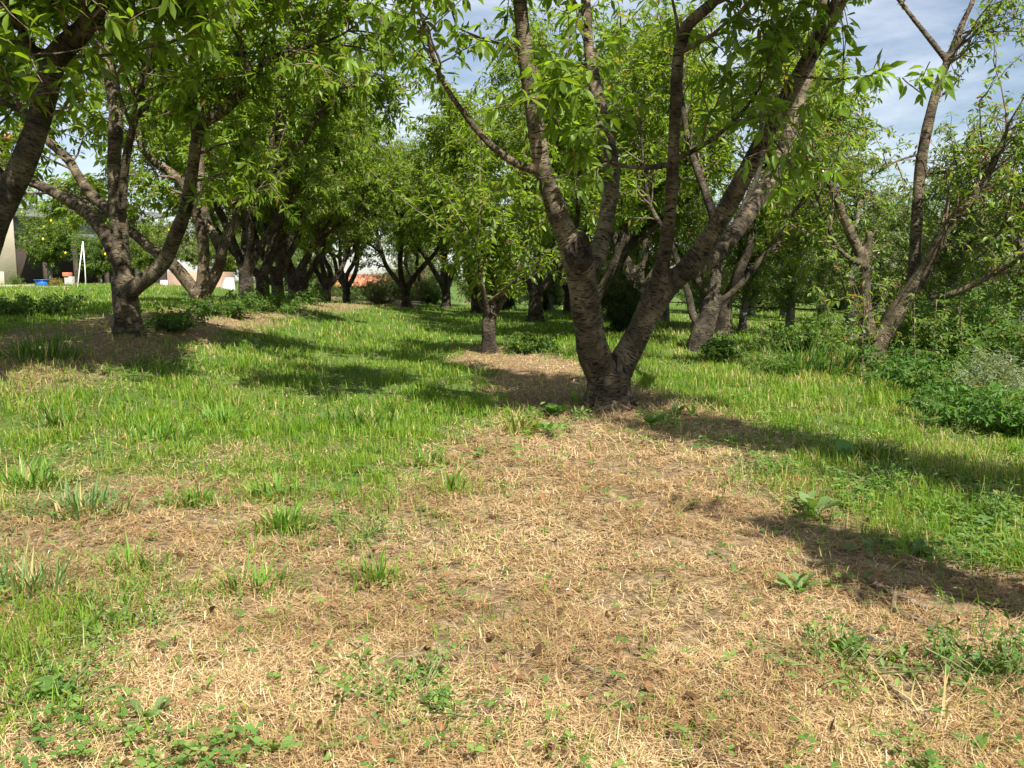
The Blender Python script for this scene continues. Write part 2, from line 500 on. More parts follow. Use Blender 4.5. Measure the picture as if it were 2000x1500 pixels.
class Crown:
    """branches, twigs and leaf spurs grown from the limbs of one tree"""
    def __init__(s):
        s.wood = Acc()
        s.np, s.na = [], []
        s.buds = []
    def nodes(s, pts, step, frm=0.15):
        seg = np.linalg.norm(np.diff(pts, axis=0), axis=1)
        cum = np.concatenate([[0], np.cumsum(seg)])
        L = cum[-1]
        q = np.arange(frm * L, L, step)
        q = np.append(q, L) + 0
        q = np.clip(q + step * 0.3 * RNG.normal(size=len(q)), 0, L)
        i = np.clip(np.searchsorted(cum, q, 'right') - 1, 0, len(seg) - 1)
        t = ((q - cum[i]) / np.maximum(seg[i], 1e-6))[:, None]
        s.np.append(pts[i] * (1 - t) + pts[i + 1] * t)
        s.na.append(unit(pts[i + 1] - pts[i]))
    def grow(s, pts, rad, start, nbr, blen, ntw, tlen, step, up=0.35, out=None, center=None, keep=None, sag=0.0, limbleaf=0.0):
        pts, rad = resample(pts, rad, 0.1)
        n = len(pts)
        if limbleaf:
            s.nodes(pts[int(n * (1 - limbleaf)):], step * 1.6)
        for _ in range(nbr):
            f = start + (1 - start) * RNG.random() ** 0.8
            i = min(int(f * (n - 1)), n - 2)
            ax = unit(pts[i + 1] - pts[i])
            rd = RNG.normal(size=3); rd = unit(rd - ax * (rd @ ax))
            d = rd + ax * RNG.uniform(0.2, 0.9) + np.array([0, 0, up])
            if center is not None:
                o = pts[i] - center; o[2] = 0
                d = d + 0.6 * o / max(np.linalg.norm(o), 0.3)
            L = blen * RNG.uniform(0.45, 1.1) * (1 - 0.35 * f)
            r0 = min(rad[i] * 0.55, 0.007 + 0.013 * L)
            br = curve_path(pts[i], d, L, 6, np.array([0, 0, 0.35 - sag]), 0.7)
            if keep is not None and not keep(br[-1]):
                continue
            s.wood.tube(br, np.linspace(r0, 0.003, len(br)), 5, False)
            s.nodes(br, step)
            for _ in range(ntw):
                j = RNG.integers(1, len(br))
                a2 = unit(br[j] - br[j - 1])
                rd = RNG.normal(size=3); rd = unit(rd - a2 * (rd @ a2))
                tw = curve_path(br[j], rd + a2 * 0.6 + np.array([0, 0, up * 0.6]), tlen * RNG.uniform(0.4, 1.2), 4, np.array([0, 0, 0.2 - sag]), 0.6)
                if keep is not None and not keep(tw[-1]):
                    continue
                s.wood.tube(tw, np.linspace(min(r0 * 0.5, 0.006), 0.0018, len(tw)), 4, False)
                s.nodes(tw, step)
    def leaves(s, per, size, droop=(0.05, 0.9), keep=None, prob=1.0):
        p, a = np.concatenate(s.np), np.concatenate(s.na)
        if prob < 1:
            k = RNG.random(len(p)) < prob
            p, a = p[k], a[k]
        if keep is not None:
            k = keep(p)
            p, a = p[k], a[k]
        n = len(p)
        cnt = RNG.integers(max(1, per - 2), per + 3, n)
        idx = np.repeat(np.arange(n), cnt)
        m = len(idx)
        ph = RNG.random(n)[idx] * 6.28 + np.arange(m) * 2.399963
        axis = unit(a + np.array([0, 0, 0.5]))
        e1 = unit(np.cross(axis, np.array([0.31, 0.9, 0.13])))
        e2 = np.cross(axis, e1)
        d = np.cos(ph)[:, None] * e1[idx] + np.sin(ph)[:, None] * e2[idx] + 0.35 * axis[idx] * RNG.random((m, 1))
        d[:, 2] -= RNG.uniform(droop[0], droop[1], m)
        d = unit(d + 0.2 * RNG.normal(size=d.shape))
        L = size * RNG.uniform(0.42, 1.22, m)
        s.lp = p[idx] + d * 0.012
        s.ld, s.lL = d, L
        return s.lp, s.ld, s.lL

def finish_tree(root, base, limbs_out, crown, lp, ld, lL, col, mat_wood, mat_twig, mat_leafm, fine=True, wid=1.0, parts=0, jit=0.5, first='trunk'):
    for i, (V, f, bk, N) in enumerate(limbs_out):
        me = mk_mesh(first if i == 0 else 'limb', V, [f], mat_wood, None, bk, True)
        me.normals_split_custom_set_from_vertices(N.tolist())
        link(first if i == 0 else 'limb', me, root)
    if crown.wood.n:
        for k in range(len(crown.wood.V)):
            crown.wood.V[k] = crown.wood.V[k] - base
        link('twigs', crown.wood.mesh('twigs', mat_twig), root, kind='stuff')
    if lp is None:
        return
    rest = np.ones(len(lp), bool)
    s, nn = leaf_frames(ld, jit)
    if parts:
        u, v, dd = proj(lp)
        inside = (u > -20) & (u < 2020) & (v > -20) & (v < 1500) & (dd > 0.3)
        face = np.abs(np.einsum('ij,ij->i', nn, unit(lp - np.array([0, 0, CAMH]))))
        score = np.where(inside, lL / dd * (0.4 + face), 0)
        pick = np.argsort(-score)[:parts]
        pick = pick[score[pick] > 0]
        rest[pick] = False
        vari = []
        for q in range(4):
            dr = 0.4 + 0.45 * q
            T = LEAF8 * np.array([1, 1, dr])
            c = np.median(col, axis=0)[None] * (0.75, 0.95, 1.1, 1.3)[q]
            vari.append(mk_mesh('leaf', T, [LEAF8_T, LEAF8_Q], mat_leafm, np.repeat(c, 8, 0), None, True))
        for n_, i in enumerate(pick):
            o = bpy.data.objects.new('leaf', vari[n_ % 4])
            COL.objects.link(o)
            o.parent = root
            M = Matrix.Identity(4)
            for r_ in range(3):
                M[r_][0], M[r_][1], M[r_][2], M[r_][3] = ld[i][r_] * lL[i], s[i][r_] * lL[i] * wid * 0.84, nn[i][r_] * lL[i], (lp[i] - base)[r_]
            o.matrix_local = M
    if rest.any():
        me = leaves_mesh('foliage', lp[rest] - base, ld[rest], lL[rest], col[rest], mat_leafm, fine, wid, jit, (s[rest], nn[rest]))
        link('foliage', me, root, kind='stuff')

def blossoms(root, base, pts, n, size, colset, name, mat=None):
    """small crumpled flower remains, joined"""
    i = RNG.integers(0, len(pts), n)
    k = 5
    c = pts[i] + 0.012 * RNG.normal(size=(n, 3))
    p = np.repeat(c, k, 0) + 0.010 * RNG.normal(size=(n * k, 3))
    d = unit(RNG.normal(size=(n * k, 3)) + np.array([0, 0, -0.3]))
    col = np.array(colset)[RNG.integers(0, len(colset), n)]
    col = np.repeat(col, k, 0) * RNG.uniform(0.7, 1.2, (n * k, 1))
    me = leaves_mesh(name, p - base, d, np.full(n * k, size) * RNG.uniform(0.6, 1.3, n * k), col, mat or M_PETAL, False, 1.9, 1.0)
    return link(name, me, root, kind='stuff')

def pl(pts, d, wpx, dd=0.0, dref=None):
    """traced limb: pixels -> points, pixel widths -> radii; depth runs from d to d+dd along it"""
    n = len(pts)
    out, rad = [], []
    for i, (u, v) in enumerate(pts):
        D = d + dd * i / max(n - 1, 1)
        out.append(P(u, v, D))
        rad.append(0.425 * wpx[i] * D / F)
    return np.array(out), np.array(rad)

# ------------------------------------------------------------------ the ground
def row_x(y):
    return 1.72 - 0.19 * y

def cover(x, y):
    """how much of the ground is green (0..1), how much is bare litter (0..1)"""
    x, y = np.asarray(x, float), np.asarray(y, float)
    c = row_x(y) - 0.85 * (1 - sstep(2.4, 5.8, y))
    dx = x - c
    nz = vnoise(x, y, 0.9, 0) * 0.55 + vnoise(x, y, 2.6, 1) * 0.45
    half = 0.74 - 0.22 * sstep(4.6, 6.5, y) + 0.7 * (nz - 0.5)
    strip = 1 - sstep(half - 0.22, half + 0.35, np.abs(dx))
    ny = y + 2.6 * (nz - 0.5)
    near = np.where(dx > 0, 0.97, 0.94) * np.where(dx > 0, 1 - sstep(2.1, 2.9, ny), 1 - sstep(2.1, 4.7, ny))
    left = sstep(-2.4, -3.2, x + 0.5 * (nz - 0.5)) * (1 - sstep(-5.2, -6.4, x) * -1)
    left = sstep(-2.5, -3.3, x + 0.7 * (nz - 0.5)) * (1 - sstep(-4.4, -5.4, x)) * sstep(4.0, 6.5, y)
    litter = np.clip(np.maximum(np.maximum(strip, near), 0.75 * left), 0, 1)
    litter = litter * (1 - 0.55 * sstep(0.52, 0.85, nz) * (1 - 0.6 * strip)) * (1 - 0.8 * sstep(8.5, 12, y) * (left < 0.3))
    green = np.clip(1 - litter, 0.0, 1)
    return green, litter

def build_ground():
    xs = np.concatenate([np.linspace(-600, -40, 12), np.linspace(-30, -9, 24), np.linspace(-8.6, 8.6, 180), np.linspace(9, 30, 24), np.linspace(40, 600, 12)])
    ys = np.concatenate([np.linspace(-300, -6, 10), np.linspace(-4, 0.8, 12), np.linspace(0.9, 9, 190), np.linspace(9.2, 30, 80), np.linspace(31, 90, 24), np.linspace(110, 1500, 16)])
    X, Y = np.meshgrid(xs, ys)
    Z = zt(X, Y)
    V = np.stack([X, Y, Z], -1).reshape(-1, 3)
    nx, ny = len(xs), len(ys)
    i = np.arange(nx * ny).reshape(ny, nx)
    Q = np.stack([i[:-1, :-1], i[:-1, 1:], i[1:, 1:], i[1:, :-1]], -1).reshape(-1, 4)
    g, lt = cover(V[:, 0], V[:, 1])
    m, n, l, b = new_mat('orchard_soil')
    b.inputs['Roughness'].default_value = 0.95
    b.inputs['Specular IOR Level'].default_value = 0.1
    at = nd(n, 'ShaderNodeAttribute', attribute_name='Col')
    tcx = n.new('ShaderNodeTexCoord')
    a1 = nd(n, 'ShaderNodeTexNoise', Scale=26.0, Detail=8.0, Roughness=0.72)
    a2 = nd(n, 'ShaderNodeTexNoise', Scale=3.0, Detail=6.0, Roughness=0.7)
    for q in (a1, a2):
        l.new(tcx.outputs['Object'], q.inputs['Vector'])
    straw = ramp(n, [(0.30, (0.06, 0.04, 0.024)), (0.5, (0.20, 0.14, 0.08)), (0.66, (0.38, 0.28, 0.165))])
    green = ramp(n, [(0.30, (0.03, 0.05, 0.012)), (0.52, (0.075, 0.125, 0.026)), (0.7, (0.15, 0.17, 0.05))])
    l.new(a1.outputs['Fac'], straw.inputs['Fac']); l.new(a1.outputs['Fac'], green.inputs['Fac'])
    sp = n.new('ShaderNodeSeparateColor')
    l.new(at.outputs['Color'], sp.inputs['Color'])
    ad = nd(n, 'ShaderNodeMath', operation='MULTIPLY_ADD')
    l.new(a2.outputs['Fac'], ad.inputs[0]); ad.inputs[1].default_value = 0.5
    l.new(sp.outputs['Red'], ad.inputs[2])
    rr = ramp(n, [(0.55, 0.0), (0.95, 1.0)])
    l.new(ad.outputs[0], rr.inputs['Fac'])
    mm = n.new('ShaderNodeMixRGB')
    l.new(rr.outputs['Color'], mm.inputs['Fac'])
    l.new(straw.outputs['Color'], mm.inputs['Color1']); l.new(green.outputs['Color'], mm.inputs['Color2'])
    l.new(mm.outputs['Color'], b.inputs['Base Color'])
    bp = nd(n, 'ShaderNodeBump', Strength=0.8, Distance=0.03)
    l.new(a1.outputs['Fac'], bp.inputs['Height']); l.new(bp.outputs['Normal'], b.inputs['Normal'])
    me = mk_mesh('ground', V, [Q], m, np.stack([g, lt, g * 0], -1), None, True)
    link('ground', me, None, kind='structure', label='orchard ground of dry litter and short grass')
build_ground()

def blades_mesh(name, p, az, h, w, lean, bend, col, mat, tipcol=None):
    """tapering blades: h length, lean 0 upright..1 flat, bend adds to the lean towards the tip"""
    n = len(p)
    dh = np.stack([np.cos(az), np.sin(az), np.zeros(n)], -1)
    sd = np.stack([-np.sin(az), np.cos(az), np.zeros(n)], -1)
    a0 = lean * math.pi / 2; a1 = np.clip(lean + bend, 0, 1.25) * math.pi / 2
    up = np.array([0, 0, 1.0])
    d0 = np.sin(a0)[:, None] * dh + np.cos(a0)[:, None] * up
    d1 = np.sin(a1)[:, None] * dh + np.cos(a1)[:, None] * up
    mid = p + d0 * (h * 0.5)[:, None]
    tip = mid + d1 * (h * 0.5)[:, None]
    ww = (w * 0.5)[:, None] * sd
    V = np.stack([p - ww, p + ww, mid - ww * 0.85, mid + ww * 0.85, tip], 1)
    o = (np.arange(n) * 5)[:, None]
    q = o + np.array([[0, 1, 3, 2]]); t = o + np.array([[2, 3, 4]])
    C = np.repeat(col[:, None, :], 5, 1)
    if tipcol is not None:
        C[:, 4] = tipcol; C[:, 2:4] = 0.6 * col[:, None] + 0.4 * tipcol[:, None]
    return mk_mesh(name, V.reshape(-1, 3), [q, t], mat, C.reshape(-1, 3), None, False)

def scatter(n, ymin, ymax, power, margin=0.08, xlim=None):
    """points on the ground within the view, thinning with distance"""
    u = RNG.random(n)
    if power == 1:
        y = ymin * (ymax / ymin) ** u
    else:
        k = 1 - power
        y = (ymin ** k + u * (ymax ** k - ymin ** k)) ** (1 / k)
    hw = (0.60 + margin) * y + 0.15
    x = RNG.uniform(-1, 1, n) * hw
    return x, y

def build_cover():
    # dry, cut grass lying on the ground
    x, y = scatter(520000, 0.95, 11.0, 1.25)
    g, lt = cover(x, y)
    dens = np.clip(lt * 0.95 + 0.14, 0, 1) * (0.22 + 0.78 * sstep(0.28, 0.52, vnoise(x, y, 9.0, 3) * 0.6 + vnoise(x, y, 2.7, 2) * 0.4))
    dens = dens * (1 - 0.93 * sstep(0.66, 0.76, vnoise(x, y, 13.0, 0) * 0.65 + vnoise(x, y, 4.1, 3) * 0.35))
    k = RNG.random(len(x)) < dens
    x, y = x[k], y[k]
    n = len(x)
    sc = np.clip((y / 2.4), 0.8, 2.6)
    az = RNG.uniform(0, 6.283, n)
    h = RNG.uniform(0.015, 0.06, n) * (0.75 + 0.25 * sc)
    long_ = RNG.random(n) < 0.03
    h[long_] *= 2.0
    w = RNG.uniform(0.0009, 0.0028, n) * sc
    lean = np.clip(RNG.normal(0.94, 0.09, n), 0.3, 1.03)
    up = RNG.random(n) < 0.025 + 0.07 * sstep(0.5, 0.7, vnoise(x, y, 3.1, 0))
    lean[up] = RNG.uniform(0.1, 0.7, up.sum())
    h[up] *= 0.7
    pal = np.array([(0.50, 0.365, 0.19), (0.40, 0.275, 0.135), (0.58, 0.45, 0.25), (0.27, 0.165, 0.08), (0.46, 0.30, 0.145), (0.17, 0.105, 0.055), (0.40, 0.34, 0.14), (0.58, 0.47, 0.29)])
    pr = np.array([0.23, 0.17, 0.18, 0.13, 0.12, 0.06, 0.04, 0.07])
    col = pal[RNG.choice(len(pal), n, p=pr)] * RNG.uniform(0.8, 1.15, (n, 1))
    pt = vnoise(x, y, 1.7, 3) * 0.5 + vnoise(x, y, 5.5, 1) * 0.5
    tone = sstep(0.3, 0.7, pt)[:, None]
    col = col * ((1 - tone) * np.array([0.84, 0.78, 0.72]) + tone * np.array([1.16, 1.17, 1.18]))
    z = zt(x, y) + RNG.random(n) ** 1.6 * 0.022
    p = np.stack([x, y, z], -1)
    link('dry_grass', blades_mesh('dry_grass', p, az, h, w, lean, RNG.uniform(-0.3, 0.3, n), col, M_STRAW), None,
         kind='stuff', label='cut dry straw-coloured grass lying over the ground', category='dry grass')
    # living short grass of the two lanes
    x, y = scatter(560000, 1.4, 27.0, 1.22)
    g, lt = cover(x, y)
    tuft = sstep(0.42, 0.62, vnoise(x, y, 4.5, 1) * 0.55 + vnoise(x, y, 11.0, 3) * 0.45)
    dens = np.clip(g, 0, 1) ** 1.3 * (0.16 + 0.84 * tuft) + 0.012
    dens = dens * (1 - 0.55 * sstep(1.2, 3.2, x) * vnoise(x, y, 1.6, 2))
    k = RNG.random(len(x)) < dens
    x, y = x[k], y[k]
    n = len(x)
    sc = np.clip(y / 4.0, 0.75, 3.6)
    az = RNG.uniform(0, 6.283, n)
    lush = 0.5 + 0.75 * vnoise(x, y, 1.1, 0) + 0.6 * vnoise(x, y, 3.7, 2) ** 2
    h = RNG.uniform(0.035, 0.10, n) * lush * (0.7 + 0.22 * np.minimum(sc, 1.6))
    w = RNG.uniform(0.0022, 0.0045, n) * sc
    lean = np.abs(RNG.normal(0.22, 0.26, n)); bend = RNG.uniform(0.0, 0.7, n)
    pal = np.array([(0.115, 0.225, 0.014), (0.09, 0.185, 0.014), (0.155, 0.265, 0.018), (0.21, 0.275, 0.03), (0.075, 0.14, 0.025), (0.40, 0.33, 0.14)])
    col = pal[RNG.choice(6, n, p=[0.28, 0.20, 0.24, 0.15, 0.06, 0.07])] * RNG.uniform(0.8, 1.2, (n, 1))
    dry = RNG.random(n) < 0.30 * sstep(0.8, 2.0, x) * sstep(0.35, 0.65, vnoise(x, y, 1.9, 3)) + 0.16 * sstep(-1.0, -2.4, x) * sstep(0.4, 0.7, vnoise(x, y, 1.5, 1))
    col[dry] = np.array([0.42, 0.35, 0.16]) * RNG.uniform(0.8, 1.2, (int(dry.sum()), 1))
    p = np.stack([x, y, zt(x, y) - 0.004], -1)
    link('grass', blades_mesh('grass', p, az, h, w, lean, bend, col, M_GRASS, col * 1.15), None,
         kind='stuff', label='short green grass of the mown lanes between the tree rows', category='grass')
    # clover and small weeds between the litter
    x, y = scatter(70000, 1.0, 9.0, 1.2)
    c = vnoise(x, y, 1.5, 2) * 0.5 + vnoise(x, y, 4.2, 0) * 0.5
    g, lt = cover(x, y)
    right = sstep(0.55, 0.95, x) * (1 - sstep(2.0, 3.0, x)) * sstep(2.0, 2.8, y) * (1 - sstep(4.6, 6.0, y))
    leftp = np.exp(-((x + 1.0) / 0.7) ** 2) * (1 - sstep(1.9, 2.6, y)) * 0.22
    mid = np.exp(-((x + 0.25) / 0.3) ** 2) * (1 - sstep(1.25, 1.7, y)) * 0.8
    lane = np.exp(-((x + 0.75) / 0.8) ** 2) * np.exp(-((y - 4.2) / 0.9) ** 2) * 0.6
    corner = sstep(0.75, 1.0, x / np.maximum(y, 0.5) / 0.6) * (1 - sstep(1.7, 2.3, y)) * 0.9
    dens = np.clip(right * 1.6 + leftp + mid + corner + lane, 0, 1) * sstep(0.46, 0.70, c) ** 1.5 * 0.7 + 0.022
    k = RNG.random(len(x)) < dens
    x, y = x[k], y[k]
    n = len(x)
    rep = 3
    xx, yy = np.repeat(x, rep), np.repeat(y, rep)
    az = np.repeat(RNG.uniform(0, 6.283, n), rep) + np.tile(np.arange(rep) * 2.094, n) + 0.25 * RNG.normal(size=n * rep)
    hh = np.repeat(RNG.uniform(0.008, 0.055, n), rep)
    d = unit(np.stack([np.cos(az), np.sin(az), RNG.uniform(-0.15, 0.5, n * rep)], -1))
    L = np.repeat(RNG.uniform(0.010, 0.024, n), rep) * np.clip(yy / 2.6, 0.9, 1.7)
    p = np.stack([xx, yy, zt(xx, yy) + hh], -1)
    pal = np.array([(0.11, 0.22, 0.045), (0.16, 0.26, 0.06), (0.085, 0.18, 0.04), (0.22, 0.27, 0.08)])
    col = np.repeat(pal[RNG.choice(4, n, p=[0.35, 0.3, 0.2, 0.15])] * RNG.uniform(0.8, 1.2, (n, 1)), rep, 0)
    link('clover', leaves_mesh('clover', p, d, L, col, M_GRASS, False, 1.9, 0.25), None,
         kind='stuff', label='low clover and small weeds spread through the litter', category='clover')
build_cover()

# ------------------------------------------------------------------ the traced trees
def traced_tree(name, label, cat, base_px, limbs, voxel, grow, size, per, fine=True, parts=0, keep=None, wood=None, colbase=(0.125, 0.215, 0.025),
                flare=1.25, step=0.075, group=None, lkeep=None, prob=1.0, dried=0, white=0, depth=None, yellow=0.35, clear=0.8):
    if depth is None:
        b = G(*base_px)
    else:
        b = P(base_px[0], base_px[1], depth); b[2] = ztf(b[0], b[1])
    D = b[1]
    LL = []
    for q in limbs:
        pts, rad = pl(q['px'], D + q.get('d0', 0.0), q['w'], q.get('dd', 0.0))
        LL.append((pts, rad * (1.0 if limbs is main_limbs or not LL else 0.88)))
    t, r = LL[0]
    t = np.vstack([[t[0][0], t[0][1], b[2] - 0.15], t]); r = np.concatenate([[r[0] * flare], r])
    LL[0] = (t, r)
    base = np.array([t[0][0], t[0][1], b[2]])
    root = thing(name, label, cat, base, 0, group)
    wood_parts = stems_mesh(LL, voxel, base)
    cr = Crown()
    cen = base + np.array([0, 0, 1.5])
    for q, (pts, rad) in zip(limbs, LL):
        g = q.get('g')
        if not g:
            continue
        cr.grow(pts, rad, g[0], g[1], grow['blen'] * (g[2] if len(g) > 2 else 1.0), grow['ntw'], grow['tlen'], step, grow.get('up', 0.3), None, cen, keep, grow.get('sag', 0.0), g[3] if len(g) > 3 else 0.3)
    lp, ld, lL = cr.leaves(per, size, keep=lkeep, prob=prob)
    if clear:
        u_, v_, d_ = proj(lp + ld * (lL * 0.5)[:, None])
        front = np.zeros(len(lp), bool)
        for q, (pts, rad) in zip(limbs, LL):
            if max(q['w']) < 18:
                continue
            pp, rr = resample(pts, rad, 0.08)
            pu, pv, pd = proj(pp)
            for a_, b2, c_, r_ in zip(pu, pv, pd, rr):
                if -50 < a_ < 2050 and b2 > -50:
                    front |= (np.hypot(u_ - a_, v_ - b2) < r_ / c_ * F + 14) & (d_ < c_ + 0.15)
        k_ = ~(front & (RNG.random(len(lp)) < clear))
        lp, ld, lL = lp[k_], ld[k_], lL[k_]
    col = leaf_cols(len(lp), colbase, 0.35, yellow)
    nodes = np.concatenate(cr.np)
    finish_tree(root, base, wood_parts, cr, lp, ld, lL, col, wood or M_BARK, M_TWIG, M_LEAF, fine, 1.0, parts)
    if dried:
        blossoms(root, base, nodes, dried, 0.021, [(0.30, 0.13, 0.05), (0.22, 0.10, 0.04), (0.38, 0.20, 0.09)], 'dried_blossom')
    if white:
        blossoms(root, base, nodes, white, 0.017, [(0.75, 0.72, 0.68), (0.7, 0.62, 0.58)], 'blossom')
    return root, base, LL

# the forked tree in the middle
main_limbs = [
    dict(px=[(1186, 795), (1187, 760), (1190, 725)], w=[112, 102, 104]),
    dict(px=[(1186, 745), (1162, 700), (1150, 640), (1140, 570), (1128, 505), (1105, 458), (1076, 380), (1058, 320), (1040, 200), (1025, 100), (1015, 0), (1004, -120), (990, -260), (975, -420)],
         w=[78, 80, 72, 70, 72, 60, 52, 48, 44, 42, 38, 32, 24, 12], dd=-0.7, g=(0.60, 26, 1.0, 0.30)),
    dict(px=[(1138, 555), (1165, 505), (1184, 430), (1195, 345), (1186, 260), (1165, 180), (1150, 90), (1144, 0), (1135, -120), (1130, -260), (1120, -380)],
         w=[62, 54, 47, 46, 40, 38, 30, 27, 24, 18, 8], d0=-0.1, dd=0.9, g=(0.45, 20)),
    dict(px=[(1062, 338), (1012, 322), (960, 285), (905, 220), (860, 150), (832, 60), (805, -30), (780, -130), (755, -260)],
         w=[28, 24, 21, 19, 17, 15, 12, 10, 6], d0=-0.35, dd=-0.5, g=(0.30, 11, 0.8, 0.5)),
    dict(px=[(1196, 745), (1217, 705), (1250, 645), (1285, 575), (1318, 540)], w=[78, 66, 62, 66, 62], dd=0.0),
    dict(px=[(1280, 580), (1300, 480), (1310, 400), (1315, 300), (1320, 200), (1325, 105), (1340, 52), (1385, 12), (1425, -40), (1450, -140), (1465, -280), (1470, -400)],
         w=[52, 42, 37, 35, 35, 35, 36, 32, 29, 25, 18, 8], d0=-0.05, dd=-0.8, g=(0.50, 26, 1.0, 0.3)),
    dict(px=[(1300, 560), (1352, 515), (1400, 440), (1450, 350), (1500, 255), (1560, 150), (1610, 60), (1640, 0), (1672, -90), (1700, -220), (1720, -380)],
         w=[68, 60, 56, 52, 50, 48, 46, 42, 36, 26, 10], dd=-0.9, g=(0.55, 17, 0.95, 0.3)),
    dict(px=[(1340, 535), (1400, 495), (1460, 420), (1508, 340), (1550, 235), (1580, 130), (1610, 0), (1640, -140), (1660, -300)],
         w=[52, 50, 46, 42, 36, 32, 27, 20, 8], d0=0.1, dd=1.1, g=(0.55, 10)),
    dict(px=[(1302, 322), (1250, 328), (1190, 316), (1130, 285), (1085, 240), (1060, 180)], w=[16, 13, 11, 9, 7, 5], d0=-0.3, dd=-0.7, g=(0.3, 9, 0.5, 0.7)),
    dict(px=[(1312, 315), (1370, 286), (1430, 240), (1482, 175), (1510, 90)], w=[16, 14, 12, 10, 6], d0=-0.3, dd=-0.5, g=(0.3, 8, 0.5, 0.6)),
    dict(px=[(1660, -70), (1710, -230), (1770, -420), (1840, -620), (1900, -820)], w=[34, 30, 26, 22, 12], d0=-0.75, dd=-1.5, g=(0.2, 56, 1.0, 0.5)),  # unseen limb above the frame, added to shade the trunk base
    dict(px=[(1505, 265), (1530, 300), (1545, 320), (1560, 330)], w=[10, 9, 7, 5], d0=-0.5, dd=-0.6, g=(0.4, 4, 0.3, 0.5)),
    dict(px=[(1565, 150), (1640, 155), (1720, 150), (1800, 155), (1835, 160)], w=[10, 9, 7, 5, 4], d0=-0.6, dd=-0.7, g=(0.3, 8, 0.35, 0.6)),
]
for i_ in (2, 3, 5, 6, 7):
    main_limbs[i_]['w'] = [w_ * 0.80 for w_ in main_limbs[i_]['w']]
main_limbs[1]['w'] = main_limbs[1]['w'][:5] + [w_ * 0.86 for w_ in main_limbs[1]['w'][5:]]
def keep_main(p):
    u, v, dd = proj(np.atleast_2d(p))
    return bool((p[1] > 2.9 + 0.0 * u[0]) and (v[0] < 420 or u[0] < 0) and not (770 < u[0] < 835 and 60 < v[0] < 300) and not (u[0] > 1660 and v[0] > -30 and not (115 < v[0] < 190 and u[0] < 1850)))
MAIN, MB, ML = traced_tree('cherry_tree', 'forked cherry tree with two thick stems in the centre foreground', 'tree', (1186, 798), main_limbs, 0.013,
    dict(blen=1.0, ntw=4, tlen=0.42, up=0.22), 0.104, 5, True, 300, keep_main, M_BARK, (0.12, 0.215, 0.026), 1.15, 0.075, dried=110, white=26, prob=0.78, clear=0.65,
    lkeep=lambda p: (proj(p)[1] < 395 + 40 * np.sin(p[:, 0] * 9)))
# healed wound where the left stem divides
def knot(root, base, px, d, r0):
    acc = Acc()
    c = P(px[0], px[1], d)
    toc = unit(np.array([0.12, -1.0, 0.25]))
    a = unit(np.cross(toc, [0, 0, 1.0])); b = np.cross(toc, a)
    prof = [(1.25, -0.35), (1.15, 0.10), (0.92, 0.42), (0.66, 0.44), (0.48, 0.20), (0.30, 0.02), (0.06, -0.04)]
    k = 22
    V, B = [], []
    for j, (rr, hh) in enumerate(prof):
        for i in range(k):
            th = i * 6.2832 / k
            w = 1 + 0.12 * math.sin(3 * th + j) + 0.08 * math.sin(7 * th + 2 * j) + 0.05 * random.random()
            V.append(c + r0 * (rr * w * (math.cos(th) * 0.8 * a + math.sin(th) * 1.15 * b) + hh * w * toc)); B.append((math.cos(th) * r0 * 3, math.sin(th) * r0 * 3, rr * 0.3))
    i = np.arange(len(prof) * k).reshape(-1, k); nx = np.roll(i, -1, 1)
    Q = np.stack([i[:-1], nx[:-1], nx[1:], i[1:]], -1).reshape(-1, 4)
    T = [np.array([i[-1]])]
    me = mk_mesh('knot', np.array(V) - base, [Q, np.array([i[-1]])], M_BARKD, None, np.array(B), True)
    o = link('knot', me, root)
    o['label'] = 'healed pruning wound with a dark hollow'
knot(MAIN, MB, (1133, 492), MB[1] - 0.30, 0.085)

# left row, second tree: forked low, long limbs
t1 = [
    dict(px=[(250, 652), (248, 615), (244, 575), (240, 540)], w=[66, 58, 54, 54]),
    dict(px=[(242, 560), (236, 500), (232, 420), (223, 320), (226, 220), (206, 115), (190, 60), (168, 0), (150, -110), (140, -230)], w=[52, 46, 42, 36, 34, 30, 28, 24, 18, 8], d0=0.05, dd=0.3, g=(0.35, 30)),
    dict(px=[(246, 575), (275, 552), (318, 515), (345, 455), (365, 400), (376, 330), (392, 250), (440, 213), (483, 165), (492, 135)], w=[46, 44, 40, 37, 35, 32, 30, 30, 28, 24], d0=-0.05, dd=-0.8, g=(0.45, 16)),
    dict(px=[(488, 150), (475, 95), (455, 40), (440, -40), (425, -140)], w=[20, 17, 14, 11, 5], d0=-0.85, dd=-0.3, g=(0.1, 16)),
    dict(px=[(488, 150), (525, 118), (565, 98), (620, 88), (680, 60), (735, 15)], w=[20, 17, 14, 12, 9, 5], d0=-0.85, dd=-0.1, g=(0.1, 16)),
    dict(px=[(236, 520), (192, 440), (142, 396), (85, 366), (35, 345), (-30, 320)], w=[36, 34, 31, 27, 22, 14], d0=0.0, dd=0.5, g=(0.45, 14)),
    dict(px=[(236, 430), (172, 372), (132, 310), (92, 272), (40, 200), (0, 120)], w=[32, 28, 25, 22, 16, 8], d0=0.1, dd=1.2, g=(0.3, 18)),
    dict(px=[(238, 410), (248, 300), (270, 205), (285, 130), (300, 70), (322, 15), (350, -80)], w=[24, 22, 21, 20, 17, 14, 6], d0=0.0, dd=-0.6, g=(0.3, 22)),
    dict(px=[(205, 110), (160, 60), (100, -30)], w=[18, 14, 7], d0=0.2, dd=0.5, g=(0.2, 12)),
]
def hang_left(p):
    u, v, dd = proj(np.atleast_2d(p))
    return v[0] < 390 - 0.10 * (u[0] - 300) or (u[0] > 330 and v[0] < 470)
